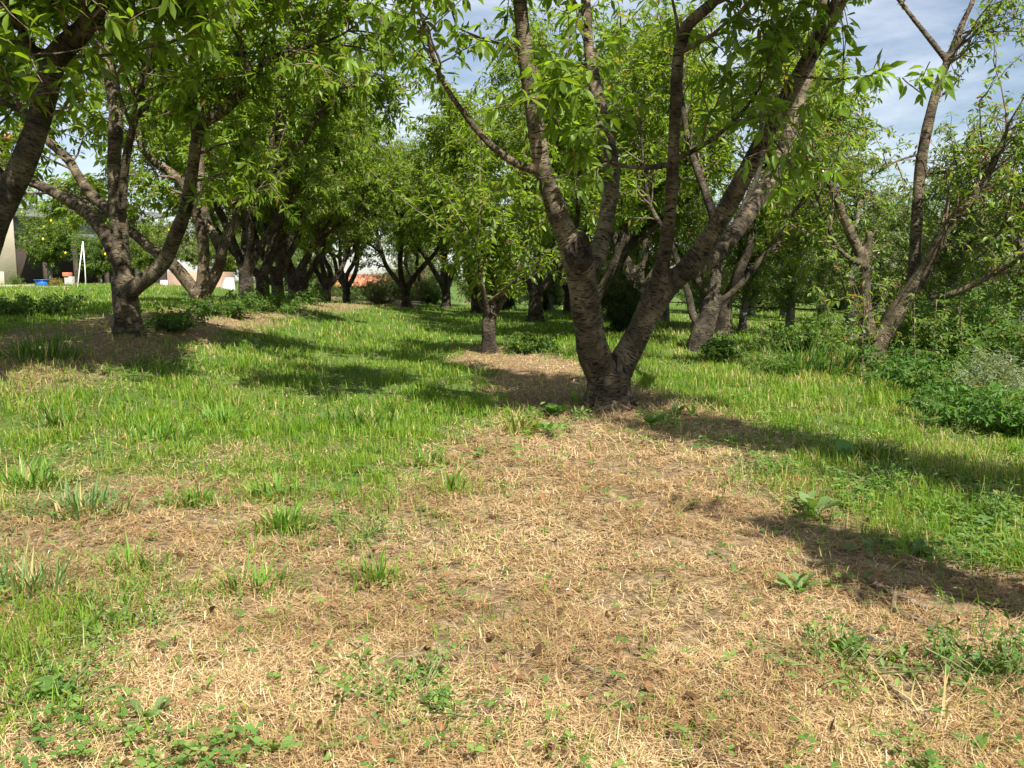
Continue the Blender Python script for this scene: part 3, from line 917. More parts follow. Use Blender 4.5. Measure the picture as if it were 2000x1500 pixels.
traced_tree('cherry_tree', 'cherry tree in the left row with a low right-hand fork and lit bark', 'tree', (250, 655), t1, 0.017,
    dict(blen=1.05, ntw=5, tlen=0.42, up=0.15, sag=0.15), 0.104, 6, True, 300, hang_left, M_BARK, (0.125, 0.215, 0.025), 1.3, 0.075, dried=60, prob=0.78,
    lkeep=lambda p: proj(p)[1] < 410)

# left row, nearest tree: its trunk is outside the picture, a limb leans in
t0 = [
    dict(px=[(-60, 720), (-62, 660), (-60, 600)], w=[110, 98, 92]),
    dict(px=[(-60, 620), (-40, 520), (5, 405), (45, 320), (78, 230), (95, 160), (110, 110), (165, 55), (205, -10), (235, -110), (260, -240)], w=[80, 74, 68, 62, 58, 56, 60, 50, 42, 32, 14], dd=-0.5, g=(0.5, 24, 1.0, 0.3)),
    dict(px=[(-60, 620), (-110, 520), (-160, 380), (-190, 200), (-210, 0), (-220, -160)], w=[70, 62, 54, 44, 30, 12], dd=0.5, g=(0.3, 26)),
    dict(px=[(100, 130), (60, 90), (20, 20), (-20, -70)], w=[30, 24, 18, 8], d0=-0.2, dd=-0.5, g=(0.2, 18)),
    dict(px=[(75, 235), (40, 215), (0, 200), (-60, 190)], w=[24, 20, 16, 8], d0=-0.2, dd=0.4, g=(0.2, 12)),
    dict(px=[(20, 370), (0, 335), (-40, 290), (-70, 230)], w=[26, 22, 18, 8], d0=-0.1, dd=0.4, g=(0.3, 8)),
    dict(px=[(205, -10), (150, -180), (80, -340), (0, -480)], w=[30, 26, 20, 8], d0=-0.4, dd=0.6, g=(0.1, 44)),  # unseen limb, added so its leaves shade the left bank
    dict(px=[(230, -90), (330, -260), (420, -420)], w=[26, 22, 8], d0=-0.4, dd=0.3, g=(0.1, 36)),  # another unseen limb added for shade on the bank
    dict(px=[(-190, 200), (-120, -60), (-90, -300), (-60, -460)], w=[34, 30, 22, 8], d0=0.3, dd=0.3, g=(0.3, 40)),  # third added limb out of view, also shading the bank
    dict(px=[(210, -5), (240, 8), (290, 40), (340, 52), (385, 48), (430, 30)], w=[14, 13, 12, 10, 8, 4], d0=-0.35, dd=-0.2, g=(0.3, 9, 0.6)),
]
def keep_t0(p):
    u, v, dd = proj(np.atleast_2d(p))
    return v[0] < 250 - 0.35 * max(u[0], 0) and u[0] < 480
traced_tree('cherry_tree', 'cherry tree at the left edge whose dark limb leans into the picture', 'tree', (-60, 722), t0, 0.017,
    dict(blen=1.1, ntw=5, tlen=0.45, up=0.15, sag=0.1), 0.12, 6, True, 200, keep_t0, M_BARKD, (0.125, 0.215, 0.025), 1.3, 0.075, depth=5.6, prob=0.5,
    lkeep=lambda p: proj(p)[1] < 330)

# left row, third tree
t2 = [
    dict(px=[(392, 603), (392, 585), (392, 568)], w=[48, 46, 48]),
    dict(px=[(388, 580), (362, 545), (335, 515), (298, 488), (255, 452), (205, 425), (150, 380)], w=[36, 34, 31, 28, 26, 20, 10], dd=0.6, g=(0.4, 16)),
    dict(px=[(392, 575), (398, 515), (395, 460), (378, 400), (350, 350), (310, 322), (285, 300), (260, 240), (250, 150)], w=[32, 30, 28, 26, 24, 22, 19, 14, 6], dd=-0.4, g=(0.35, 24)),
    dict(px=[(398, 575), (425, 528), (432, 495), (420, 465), (400, 420), (392, 350), (395, 270), (410, 190), (415, 80)], w=[34, 30, 28, 26, 24, 22, 18, 13, 5], dd=0.6, g=(0.35, 24)),
    dict(px=[(428, 520), (440, 470), (470, 415), (512, 352), (525, 300), (540, 245), (560, 150), (575, 60)], w=[28, 26, 26, 27, 23, 20, 14, 6], dd=-0.5, g=(0.35, 24)),
    dict(px=[(510, 355), (560, 308), (600, 265), (625, 215), (645, 180), (690, 165), (735, 150)], w=[20, 17, 15, 13, 12, 10, 6], d0=-0.4, dd=-0.5, g=(0.25, 24)),
    dict(px=[(430, 500), (455, 440), (462, 350), (468, 270), (475, 190)], w=[16, 14, 13, 11, 6], d0=-0.5, dd=-0.3, g=(0.35, 16)),
]
traced_tree('cherry_tree', 'cherry tree in the left row with three stems spreading from one stump', 'tree', (392, 605), t2, 0.022,
    dict(blen=1.1, ntw=5, tlen=0.45, up=0.15, sag=0.15), 0.115, 6, False, 0, None, M_BARK, (0.125, 0.215, 0.025), 1.2, 0.075,
    prob=0.95, lkeep=lambda p: proj(p)[1] < 440 + 0 * p[:, 0], yellow=0.45)

# right-hand tree with sparse foliage
r1 = [
    dict(px=[(1705, 716), (1704, 680), (1702, 650)], w=[64, 58, 56]),
    dict(px=[(1700, 665), (1690, 600), (1690, 530), (1694, 480), (1700, 452)], w=[40, 34, 26, 20, 16], d0=-0.1, dd=-0.1),
    dict(px=[(1690, 530), (1672, 480), (1650, 430), (1628, 375), (1600, 325), (1575, 280), (1545, 200), (1530, 120)], w=[26, 26, 25, 22, 19, 15, 12, 5], d0=-0.15, dd=-0.3, g=(0.4, 13, 0.9, 0.3)),
    dict(px=[(1688, 520), (1650, 498), (1628, 470), (1612, 430), (1590, 370), (1570, 320)], w=[16, 14, 12, 10, 9, 6], d0=-0.2, dd=-0.4, g=(0.3, 7, 0.6, 0.3)),
    dict(px=[(1708, 690), (1742, 622), (1786, 560), (1812, 520), (1832, 470), (1865, 425), (1910, 370), (1945, 310), (1975, 230)], w=[50, 48, 44, 34, 30, 28, 24, 18, 8], dd=-0.6, g=(0.5, 16, 0.9, 0.2)),
    dict(px=[(1782, 565), (1788, 480), (1792, 400), (1800, 310), (1818, 220), (1838, 150), (1858, 105), (1880, 45), (1905, -10), (1925, -100)], w=[34, 31, 29, 28, 26, 22, 20, 16, 12, 5], d0=-0.1, dd=0.3, g=(0.45, 14, 0.9, 0.2)),
    dict(px=[(1852, 122), (1815, 75), (1775, 25), (1735, -30), (1690, -110)], w=[17, 15, 13, 10, 4], d0=0.1, dd=0.3, g=(0.3, 8, 0.8, 0.2)),
    dict(px=[(1860, 100), (1900, 70), (1950, 50), (2010, 20)], w=[10, 9, 7, 4], d0=0.15, dd=-0.3, g=(0.3, 6, 0.7, 0.3)),
    dict(px=[(1815, 580), (1868, 572), (1915, 548), (1960, 525), (2010, 490), (2060, 440)], w=[22, 19, 17, 15, 12, 5], d0=-0.2, dd=-0.7, g=(0.3, 10, 0.7, 0.3)),
    dict(px=[(1838, 480), (1885, 484), (1935, 470), (1972, 430), (2005, 385), (2040, 330)], w=[16, 14, 13, 12, 10, 5], d0=-0.3, dd=-0.4, g=(0.3, 9, 0.7, 0.3)),
    dict(px=[(1800, 300), (1750, 315), (1700, 340), (1640, 300), (1590, 290)], w=[10, 8, 7, 6, 4], d0=0.0, dd=-0.4, g=(0.2, 8, 0.6, 0.4)),
    dict(px=[(1795, 340), (1860, 335), (1900, 340), (1950, 300), (1990, 240)], w=[12, 10, 9, 8, 4], d0=0.0, dd=-0.6, g=(0.2, 8, 0.6, 0.4)),
    dict(px=[(1700, 700), (1695, 640), (1680, 600)], w=[10, 8, 5], d0=-0.3, dd=-0.1, g=(0.2, 6, 0.5, 0.5)),
]
traced_tree('cherry_tree', 'sparse cherry tree right of centre with brown withered blossoms and open sky behind', 'tree', (1705, 718), r1, 0.016,
    dict(blen=0.95, ntw=3, tlen=0.36, up=0.45), 0.075, 4, True, 300, None, M_BARK, (0.12, 0.21, 0.04), 1.3, 0.085, dried=620, white=130, prob=0.85, yellow=0.6)

# tree behind the fork
r2 = [
    dict(px=[(1364, 682), (1372, 650), (1385, 615), (1392, 585)], w=[56, 50, 44, 42]),
    dict(px=[(1372, 650), (1352, 612), (1345, 575), (1330, 535), (1310, 470), (1270, 400), (1255, 300), (1250, 180)], w=[24, 22, 20, 17, 15, 13, 10, 5], dd=0.5, g=(0.45, 20)),
    dict(px=[(1390, 595), (1400, 520), (1398, 440), (1372, 360), (1345, 280), (1330, 180), (1320, 80)], w=[34, 30, 27, 22, 18, 13, 5], dd=0.4, g=(0.35, 22)),
    dict(px=[(1392, 600), (1440, 562), (1488, 505), (1530, 448), (1560, 400), (1600, 340)], w=[22, 18, 15, 13, 10, 5], dd=-0.5, g=(0.35, 18)),
    dict(px=[(1400, 520), (1440, 430), (1480, 340), (1500, 240), (1510, 120)], w=[20, 18, 15, 11, 5], dd=0.4, g=(0.35, 22)),
]
traced_tree('cherry_tree', 'leaning old cherry tree seen just right of the foreground fork', 'tree', (1364, 684), r2, 0.02,
    dict(blen=1.0, ntw=4, tlen=0.42, up=0.25), 0.10, 5, False, 0, None, M_BARKD, (0.125, 0.215, 0.027), 1.2, 0.08, dried=40, white=15,
    lkeep=lambda p: proj(p)[1] < 540, yellow=0.5)

# topped trunk with whippy shoots
st = [dict(px=[(955, 688), (954, 660), (955, 630), (957, 612)], w=[36, 33, 33, 33])]
def stub_tree():
    b = G(955, 690)
    root = thing('cherry_tree', 'short topped cherry trunk regrowing thin leafy shoots beside the lane', 'tree', b)
    D = b[1]
    pts, rad = pl(st[0]['px'], D, st[0]['w'])
    pts = np.vstack([[pts[0][0], pts[0][1], b[2] - 0.1], pts]); rad = np.concatenate([[rad[0] * 1.15], rad])
    s2 = pl([(957, 625), (962, 585), (960, 545), (950, 500)], D, [22, 19, 14, 8])
    top = pts[-1]
    arms = [s2]
    for az in (0.3, 2.4, 4.4):
        o_ = np.array([math.cos(az), math.sin(az), 0])
        arms.append((np.array([top - [0, 0, .08], top + o_ * .14 + [0, 0, .12], top + o_ * .30 + [0, 0, .38], top + o_ * .42 + [0, 0, .75]]), np.array([.04, .034, .026, .014])))
    wp = stems_mesh([(pts, rad)] + arms, 0.014, b)
    cr = Crown()
    for k in range(34):
        az = RNG.uniform(0, 6.283)
        el = RNG.uniform(0.35, 1.45)
        q_ = arms[k % 4][0]
        top = q_[1 + k % (len(q_) - 1)]
        d = np.array([math.cos(az) * math.cos(el), math.sin(az) * math.cos(el), math.sin(el)])
        s0 = top
        sh = curve_path(s0, d, RNG.uniform(0.6, 1.8), 7, np.array([0, 0, 0.5]), 0.5)
        cr.wood.tube(sh, np.linspace(0.010, 0.0025, len(sh)), 5, False)
        cr.nodes(sh, 0.085, 0.12)
        for _ in range(3):
            j = RNG.integers(2, 7)
            tw = curve_path(sh[j], unit(RNG.normal(size=3) + np.array([0, 0, 0.5])), RNG.uniform(0.15, 0.4), 3, np.array([0, 0, .2]), .5)
            cr.wood.tube(tw, np.linspace(0.005, 0.002, len(tw)), 4, False)
            cr.nodes(tw, 0.08)
    lp, ld, lL = cr.leaves(5, 0.105)
    finish_tree(root, b, wp, cr, lp, ld, lL, leaf_cols(len(lp), (0.125, 0.215, 0.025), 0.35, 0.5), M_BARKD, M_TWIG, M_LEAF, True, 1.0, 150)
stub_tree()

# ------------------------------------------------------------------ grown trees for the rows behind
def vase_tree(seed, label, height=4.6, n=4, dense=1.0, fine=False, size=0.105, low=0.6):
    global RNG
    keep_rng = RNG
    RNG = np.random.default_rng(seed)
    root = thing('cherry_tree', label, 'tree', (0, 0, 0))
    z0 = np.zeros(3)
    trunk = (np.array([[0, 0, -0.15], [0.02, 0, 0.15], [0.03, 0.01, low]]), np.array([0.17, 0.135, 0.125]))
    limbs, gs = [trunk], [None]
    for i in range(n):
        az = i * 6.283 / n + RNG.uniform(-0.4, 0.4)
        o = np.array([math.cos(az), math.sin(az), 0])
        p = [np.array([0.02, 0, low * 0.75])]
        el = RNG.uniform(0.85, 1.12)
        L = height * RNG.uniform(0.85, 1.0)
        for j in range(8):
            el = min(el + RNG.uniform(0.0, 0.16), 1.45)
            d = o * math.cos(el) + np.array([0, 0, math.sin(el)]) + 0.16 * RNG.normal(size=3)
            p.append(p[-1] + unit(d) * L / 8)
        r = np.linspace(0.085, 0.018, 9)
        limbs.append((np.array(p), r)); gs.append((0.25, int(26 * dense)))
        j = RNG.integers(2, 5)
        az2 = az + RNG.choice([-1, 1]) * RNG.uniform(0.5, 1.0)
        o2 = np.array([math.cos(az2), math.sin(az2), 0])
        p2 = [p[j]]
        el = RNG.uniform(0.5, 0.9)
        for q in range(6):
            el = min(el + 0.1, 1.35)
            p2.append(p2[-1] + unit(o2 * math.cos(el) + np.array([0, 0, math.sin(el)]) + 0.16 * RNG.normal(size=3)) * L * 0.62 / 6)
        limbs.append((np.array(p2), np.linspace(r[j] * 0.8, 0.014, 7))); gs.append((0.15, int(20 * dense)))
    wp = stems_mesh(limbs, 0.028, z0)
    cr = Crown()
    for (pp, rr), g in zip(limbs, gs):
        if g:
            cr.grow(pp, rr, g[0], g[1], 1.1, 5, 0.45, 0.08, 0.15, None, np.array([0, 0, 1.5]), None, 0.12, 0.4)
    lp, ld, lL = cr.leaves(6, size, prob=0.78)
    k = lp[:, 2] > 0.75
    lp, ld, lL = lp[k], ld[k], lL[k]
    finish_tree(root, z0, wp, cr, lp, ld, lL, leaf_cols(len(lp), (0.125, 0.215, 0.027), 0.35, 0.4), M_BARKD, M_TWIG, M_LEAF, fine)
    RNG = keep_rng
    return root

protos = [vase_tree(11, 'p'), vase_tree(23, 'p', 4.9, 4, 1.0), vase_tree(37, 'p', 4.3, 3, 1.15)]
used = set()
def put_vase(k, x, y, rz, s, label, group):
    loc = (x, y, ztf(x, y))
    if k not in used:
        used.add(k)
        o = protos[k]
        o.location = loc; o.rotation_euler = (0, 0, rz); o.scale = (s, s, s)
        o['label'] = label; o['group'] = group
        return o
    return copy_tree(protos[k], loc, rz, label, group, s)

LEFT = 'cherry trees of the left row'
MID = 'cherry trees at the far end of the lane'
RIGHT = 'cherry trees behind the foreground tree'
for k, x, y, rz, s, lab, g in [
    (0, -4.55, 14.6, 0.4, 0.98, 'fourth trunk of the left row, beside the three-stemmed cherry', LEFT),
    (2, -4.6, 15.9, 3.3, 0.95, 'slim dark tree between the fourth and fifth left trunks', LEFT),
    (1, -4.75, 17.4, 2.1, 0.98, 'fifth tree of the left row, stems merging into dark shade', LEFT),
    (0, -4.8, 18.8, 1.3, 0.95, 'slim dark tree between the fifth and sixth left trunks', LEFT),
    (2, -4.85, 20.0, 4.0, 1.0, 'sixth tree of the left row, dark trunk in deep shade', LEFT),
    (0, -4.95, 22.8, 5.2, 0.95, 'seventh tree of the left row, next to last of its dark trunks', LEFT),
    (1, -5.0, 25.8, 1.0, 0.92, 'last tree of the left row, its branches reaching over the lane end', LEFT),
    (2, -2.9, 23.5, 2.2, 1.0, 'cherry tree at the lane end, leftmost of the pair right of the gap', MID),
    (0, -1.9, 25.0, 3.3, 1.04, 'cherry tree at the lane end, right-hand one of the pair', MID),
    (1, -0.9, 21.0, 0.2, 0.98, 'cherry tree behind the topped trunk, leaning stem to its left', MID),
    (2, 0.45, 16.8, 5.5, 1.1, 'cherry tree seen between the topped trunk and the foreground fork', RIGHT),
    (0, 1.15, 12.6, 0.7, 0.95, 'leafy cherry tree close behind the left stem of the forked tree', RIGHT),
    (2, 3.3, 13.2, 2.9, 1.0, 'leafy cherry tree behind the right limbs of the forked tree', RIGHT),
    (1, 2.3, 15.6, 4.1, 1.12, 'leafy cherry tree filling the view between the forked stems', RIGHT),
    (0, 1.4, 20.5, 2.6, 0.98, 'cherry tree far behind the left stem of the forked tree', RIGHT),
    (2, -3.2, 29.5, 0.9, 0.95, 'leafy cherry tree closing the lane in the far distance', MID)]:
    put_vase(k, x, y, rz, s, lab, g)

# the cherry tree just right of the viewer: only its shadow bands fall into the picture
def shade_tree():
    b = np.array([2.35, 1.1, ztf(2.35, 1.1)])
    root = thing('cherry_tree', 'forked cherry tree beside the right edge, its shadow bands cross the litter', 'tree', b)
    L = [(np.array([b + [0, 0, -.1], b + [0, 0, .25], b + [0, .02, .55]]), np.array([.2, .17, .16])),
         (np.array([b + [0, 0, .4], b + [-.25, -.05, .9], b + [-.38, -.02, 1.5], b + [-.42, 0, 2.1], b + [-.44, .0, 2.5]]), np.array([.12, .11, .10, .09, .07])),
         (np.array([b + [0, 0, .4], b + [.35, .3, 1.0], b + [.55, .45, 1.8], b + [.6, .5, 2.8], b + [.55, .55, 3.8], b + [.55, .6, 4.5]]), np.array([.12, .115, .105, .095, .08, .04]))]
    wp = stems_mesh(L, 0.025, b)
    cr = Crown()
    cr.grow(L[2][0], L[2][1], 0.45, 46, 0.75, 4, 0.35, 0.08, 0.2)
    cr.grow(L[1][0], L[1][1], 0.3, 12, 0.42, 2, 0.25, 0.09, 0.2)
    lp, ld, lL = cr.leaves(5, 0.12)
    finish_tree(root, b, wp, cr, lp, ld, lL, leaf_cols(len(lp)), M_BARKD, M_TWIG, M_LEAF, False)
shade_tree()

# ------------------------------------------------------------------ slim fruit trees in the wired rows on the right
def slim_tree(seed):
    global RNG
    keep_rng = RNG
    RNG = np.random.default_rng(seed)
    root = thing('fruit_tree', 'p', 'tree')
    z0 = np.zeros(3)
    pts = np.array([[0, 0, -0.1], [0.01, 0, 0.3], [0.03 * RNG.normal(), 0.03 * RNG.normal(), 0.75], [0.04 * RNG.normal(), 0.04 * RNG.normal(), 1.4], [0.06 * RNG.normal(), 0.05 * RNG.normal(), 2.3]])
    rad = np.array([0.085, 0.068, 0.06, 0.045, 0.012])
    wp = stems_mesh([(pts, rad)], 0.022, z0)
    cr = Crown()
    cr.grow(pts, rad, 0.2, 58, 1.0, 4, 0.38, 0.10, 0.12, None, z0, None, 0.1, 0.5)
    lp, ld, lL = cr.leaves(5, 0.075)
    finish_tree(root, z0, wp, cr, lp, ld, lL, leaf_cols(len(lp), (0.115, 0.19, 0.045), 0.35, 0.3), M_BARKG, M_TWIG, M_LEAF2, False)
    blossoms(root, z0, np.concatenate(cr.np), 70, 0.018, [(0.78, 0.75, 0.72), (0.7, 0.6, 0.58)], 'blossom')
    RNG = keep_rng
    return root
slims = [slim_tree(s) for s in (5, 6, 8)]
su = set()
rowdir = unit(np.array([-0.33, 1.0]))
HOSES = []
cnt = 0
for r_, (off, nn_, desc) in enumerate([(0.0, 12, 'nearest'), (3.3, 11, 'second'), (6.6, 10, 'third'), (9.9, 9, 'fourth')]):
    o = np.array([5.45 + off, 9.2 + off * 0.33])
    if r_ >= 2:
        o = o + rowdir * 2.0
    for i in range(nn_):
        q = o + rowdir * (1.28 * i + 0.18 * RNG.normal())
        k = (i + r_) % 3
        z = ztf(q[0], q[1])
        if r_ == 0:
            lab = 'slim grey fruit tree, %s from the right end of the nearest wired row' % ['first', 'second', 'third', 'fourth', 'fifth', 'sixth', 'seventh', 'eighth', 'ninth', 'tenth', 'eleventh', 'twelfth'][i]
        else:
            lab = 'slim fruit tree in the %s wired row on the right, %s from the right' % (desc, ['first', 'second', 'third', 'fourth', 'fifth', 'sixth', 'seventh', 'eighth', 'ninth', 'tenth', 'eleventh', 'twelfth'][i])
        if k not in su:
            su.add(k); t_ = slims[k]
            t_.location = (q[0], q[1], z); t_['label'] = lab; t_['group'] = 'slim fruit trees in wired rows'
            t_.rotation_euler = (0, 0, RNG.uniform(0, 6))
        else:
            copy_tree(slims[k], (q[0], q[1], z), RNG.uniform(0, 6.28), lab, 'slim fruit trees in wired rows', RNG.uniform(0.9, 1.12))
    HOSES.append((o - rowdir * 1.0, o + rowdir * (1.28 * nn_)))
M_HOSE = mat_plain('black_hose', (0.012, 0.012, 0.012), (0.03, 0.03, 0.03), 20, 0.6, 0.0)
for r_, (a, b_) in enumerate(HOSES[:2]):
    for zz, rr_, nm, lb in [(0.42, 0.009, 'drip_hose', 'black drip hose slung between slim trunks of the %s row, upper line'), (0.22, 0.007, 'drip_hose', 'black drip hose slung between slim trunks of the %s row, lower line')]:
        n_ = 40
        t_ = np.linspace(0, 1, n_)
        xy = a[None] * (1 - t_)[:, None] + b_[None] * t_[:, None] + np.array([0.07, 0.0])
        sag_ = 0.035 * np.sin(t_ * math.pi * 12) ** 2
        p = np.concatenate([xy, (zt(xy[:, 0], xy[:, 1]) + zz - sag_)[:, None]], 1)
        ac = Acc(); ac.tube(p, np.full(n_, rr_), 6)
        thing(nm, lb % ('nearest', 'second')[r_], 'hose', group='drip hoses of the wired rows', data=ac.mesh('drip_hose', M_HOSE))

# ------------------------------------------------------------------ house, wall and yard on the left
def box(name, lo, hi, mat, parent=None, base=(0, 0, 0), bev=0.0, **props):
    lo, hi = np.array(lo, float) - np.array(base), np.array(hi, float) - np.array(base)
    x0, y0, z0 = lo; x1, y1, z1 = hi
    V = np.array([(x0, y0, z0), (x1, y0, z0), (x1, y1, z0), (x0, y1, z0), (x0, y0, z1), (x1, y0, z1), (x1, y1, z1), (x0, y1, z1)])
    Fq = np.array([(0, 3, 2, 1), (4, 5, 6, 7), (0, 1, 5, 4), (1, 2, 6, 5), (2, 3, 7, 6), (3, 0, 4, 7)])
    me = mk_mesh(name, V, [Fq], mat)
    o = link(name, me, parent, (0, 0, 0) if parent else base, 0, **props)
    if bev:
        b = o.modifiers.new('b', 'BEVEL'); b.width = bev; b.segments = 2
    return o

M_RENDER = mat_plain('cream_render', (0.50, 0.43, 0.32), (0.62, 0.54, 0.42), 2.5, 0.9, 0.15)
M_PLINTH = mat_plain('darker_plinth', (0.30, 0.26, 0.20), (0.45, 0.39, 0.30), 3.0, 0.9, 0.3)  # plinth tone, darker than the wall render
M_CONC = mat_plain('old_concrete', (0.20, 0.17, 0.13), (0.38, 0.34, 0.27), 5.0, 0.95, 0.4)
M_ROOFG = mat_plain('grey_roof_sheet', (0.10, 0.10, 0.10), (0.19, 0.19, 0.19), 3.0, 0.8, 0.2)
M_SHEDW = mat_plain('shed_wall', (0.22, 0.22, 0.23), (0.34, 0.34, 0.35), 2.0, 0.9, 0.2)
M_DARK = mat_plain('dark_timber_shed_shade', (0.03, 0.022, 0.016), (0.07, 0.05, 0.035), 6.0, 0.9, 0.3)  # posts, and the shade inside the shed put into its back wall
M_TILE = mat_plain('terracotta_tile', (0.42, 0.13, 0.06), (0.58, 0.24, 0.12), 4.0, 0.85, 0.3)
M_RED = mat_plain('red_paint', (0.30, 0.05, 0.045), (0.42, 0.09, 0.075), 4.0, 0.8, 0.2)
M_BROWNW = mat_plain('brown_render', (0.26, 0.17, 0.12), (0.34, 0.24, 0.17), 3.0, 0.9, 0.2)
M_WHITE = mat_plain('white_paint', (0.62, 0.60, 0.55), (0.78, 0.77, 0.73), 6.0, 0.6, 0.05)
M_BLUE = mat_plain('blue_plastic', (0.015, 0.10, 0.42), (0.02, 0.13, 0.50), 4.0, 0.35, 0.0)
M_GREYS = mat_plain('pale_slab', (0.30, 0.29, 0.27), (0.40, 0.385, 0.36), 3.0, 0.9, 0.2)

dH = 27.0
pc = P(34, 553, dH); gz = ztf(pc[0], dH)
hb = np.array([pc[0], dH, gz])
house = thing('house', 'cream rendered house whose corner shows at the left edge', 'house', hb, math.atan2(-pc[0], dH) + 0.05)
hz = np.zeros(3)
box('wall', (-8, 0, -0.5), (0, 8, 4.4), M_RENDER, house, hz)
box('plinth', (-8, -0.06, -0.5), (-0.35, -0.002, 0.42), M_PLINTH, house, hz)
box('eaves', (-8.3, -0.4, 4.4), (0.15, 8.4, 4.6), M_TILE, house, hz)

a, b_ = P(-40, 556, 23.0), P(170, 566, 23.0)
for q in range(1):
    wz = ztf(a[0], 23.0)
    wb = np.array([(a[0] + b_[0]) / 2, 23.0, wz])
    lw = thing('low_wall', 'low weathered concrete wall in front of the cream house', 'wall', wb)
    xs = np.linspace(a[0], b_[0], 7)
    for i in range(6):
        h0 = 0.85 - (np.interp((xs[i] + xs[i + 1]) / 2, [a[0], b_[0]], [553 - 545, 562 - 545]) / F) * 23.0
        box('concrete_block', (xs[i] + 0.008, 22.9, wz - 0.3), (xs[i + 1] - 0.008, 23.12, h0 + 0.01 * RNG.normal()), M_CONC, lw, wb, 0.015)

def lathe(name, prof, mat, k=20, parent=None, loc=(0, 0, 0), **pr):
    V = [(r * math.cos(i * 6.28319 / k), r * math.sin(i * 6.28319 / k), z) for r, z in prof for i in range(k)]
    i = np.arange(len(prof) * k).reshape(-1, k); nx = np.roll(i, -1, 1)
    me = mk_mesh(name, np.array(V), [np.stack([i[:-1], nx[:-1], nx[1:], i[1:]], -1).reshape(-1, 4), np.array([i[0][::-1]])], mat, None, None, True)
    return link(name, me, parent, loc, 0, **pr)

tp_ = P(82, 556, 24.0)
tub = thing('plastic_tub', 'bright blue plastic tub standing behind the low wall', 'tub', tp_)
lathe('body', [(0.13, -0.25), (0.15, 0.0), (0.185, 0.13), (0.175, 0.13), (0.14, 0.0), (0.12, -0.22)], M_BLUE, 20, tub)
lathe('rim', [(0.18, 0.118), (0.205, 0.122), (0.205, 0.142), (0.18, 0.14)], M_BLUE, 20, tub)

top, f1, f2 = P(162, 474, 22.6), P(148, 566, 22.5), P(168, 568, 22.7)
pf = thing('pole_frame', 'two thin white poles leaning together like an A, by the low wall', 'poles', (f2[0], f2[1], f2[2]))
for f_ in (f1, f2):
    ac = Acc(); ac.tube(np.array([f_ - [0, 0, .25], (f_ + top) / 2 + [0.01, 0, 0], top + [0, 0, .03]]) - f2, np.array([.015, .014, .013]), 8)
    link('pole', ac.mesh('pole', M_WHITE), pf)

pp = P(136, 560, 25.5)
pil = thing('gate_pillar', 'short pink and white brick pillar between the poles and the blue tub', 'pillar', pp)
box('shaft', pp + [-.10, -.10, -.5], pp + [.12, .10, .30], M_GREYS, pil, pp, 0.01)
box('brick_cap', pp + [-.13, -.13, .302], pp + [.04, .13, .42], M_TILE, pil, pp, 0.01)

# open shed; shade of its interior painted as a near-black back wall
sb = P(110, 556, 36.0)
shed = thing('open_shed', 'long open-fronted shed with a dark grey roof behind the lemon tree', 'shed', sb)
x0, x1 = P(25, 500, 36)[0], P(265, 500, 36)[0]
box('back_wall', (x0 - 4, 39.0, sb[2] - 1), (x1, 39.2, sb[2] + 2.6), M_DARK, shed, sb)
box('fascia', (x0, 36.0, sb[2] + 1.75), (x1, 36.15, sb[2] + 2.75), M_SHEDW, shed, sb)
roofV = np.array([(x0 - .3, 35.6, sb[2] + 2.78), (x1 + .3, 35.6, sb[2] + 2.55), (x1 + .3, 39.6, sb[2] + 3.1), (x0 - .3, 39.6, sb[2] + 3.35)])
roofV = np.vstack([roofV, roofV + [0, 0, .12]]) - sb
link('roof', mk_mesh('roof', roofV, [np.array([(0, 3, 2, 1), (4, 5, 6, 7), (0, 1, 5, 4), (1, 2, 6, 5), (2, 3, 7, 6), (3, 0, 4, 7)])], M_ROOFG), shed)
for i in range(5):
    xx = x0 + (x1 - x0) * i / 4
    box('post', (xx - .08, 36.02, sb[2] - 1), (xx + .08, 36.14, sb[2] + 1.748), M_DARK, shed, sb)

# outbuilding with a red base, white post and pale slab, between the left trunks
ob = P(360, 575, 27)
outb = thing('outbuilding', 'low brown outbuilding with red painted base seen between left trunks', 'building', ob)
x0, x1 = P(330, 575, 27)[0], P(408, 575, 27)[0]
box('wall', (x0, 27, ob[2] - 1), (x1, 29.5, ob[2] + 0.72), M_BROWNW, outb, ob)
box('red_base', (x0 - .01, 26.97, ob[2] - 1), (x1 + .01, 26.998, ob[2] + 0.18), M_RED, outb, ob)
box('white_post', (x0 - .22, 26.9, ob[2] - 1), (x0 - .03, 27.1, ob[2] + .45), M_GREYS, outb, ob)
sp_ = P(442, 580, 26)
slab = thing('concrete_slab', 'pale grey leaning slab between the third and fourth left trunks', 'slab', sp_)
Vs = np.array([P(418, 590, 26), P(462, 590, 26), P(455, 542, 26.4), P(440, 542, 26.4)])
Vs = np.vstack([Vs, Vs + [0, .12, 0]]) - sp_
link('panel', mk_mesh('panel', Vs, [np.array([(0, 1, 2, 3), (7, 6, 5, 4), (0, 4, 5, 1), (1, 5, 6, 2), (2, 6, 7, 3), (3, 7, 4, 0)])], M_GREYS), slab)

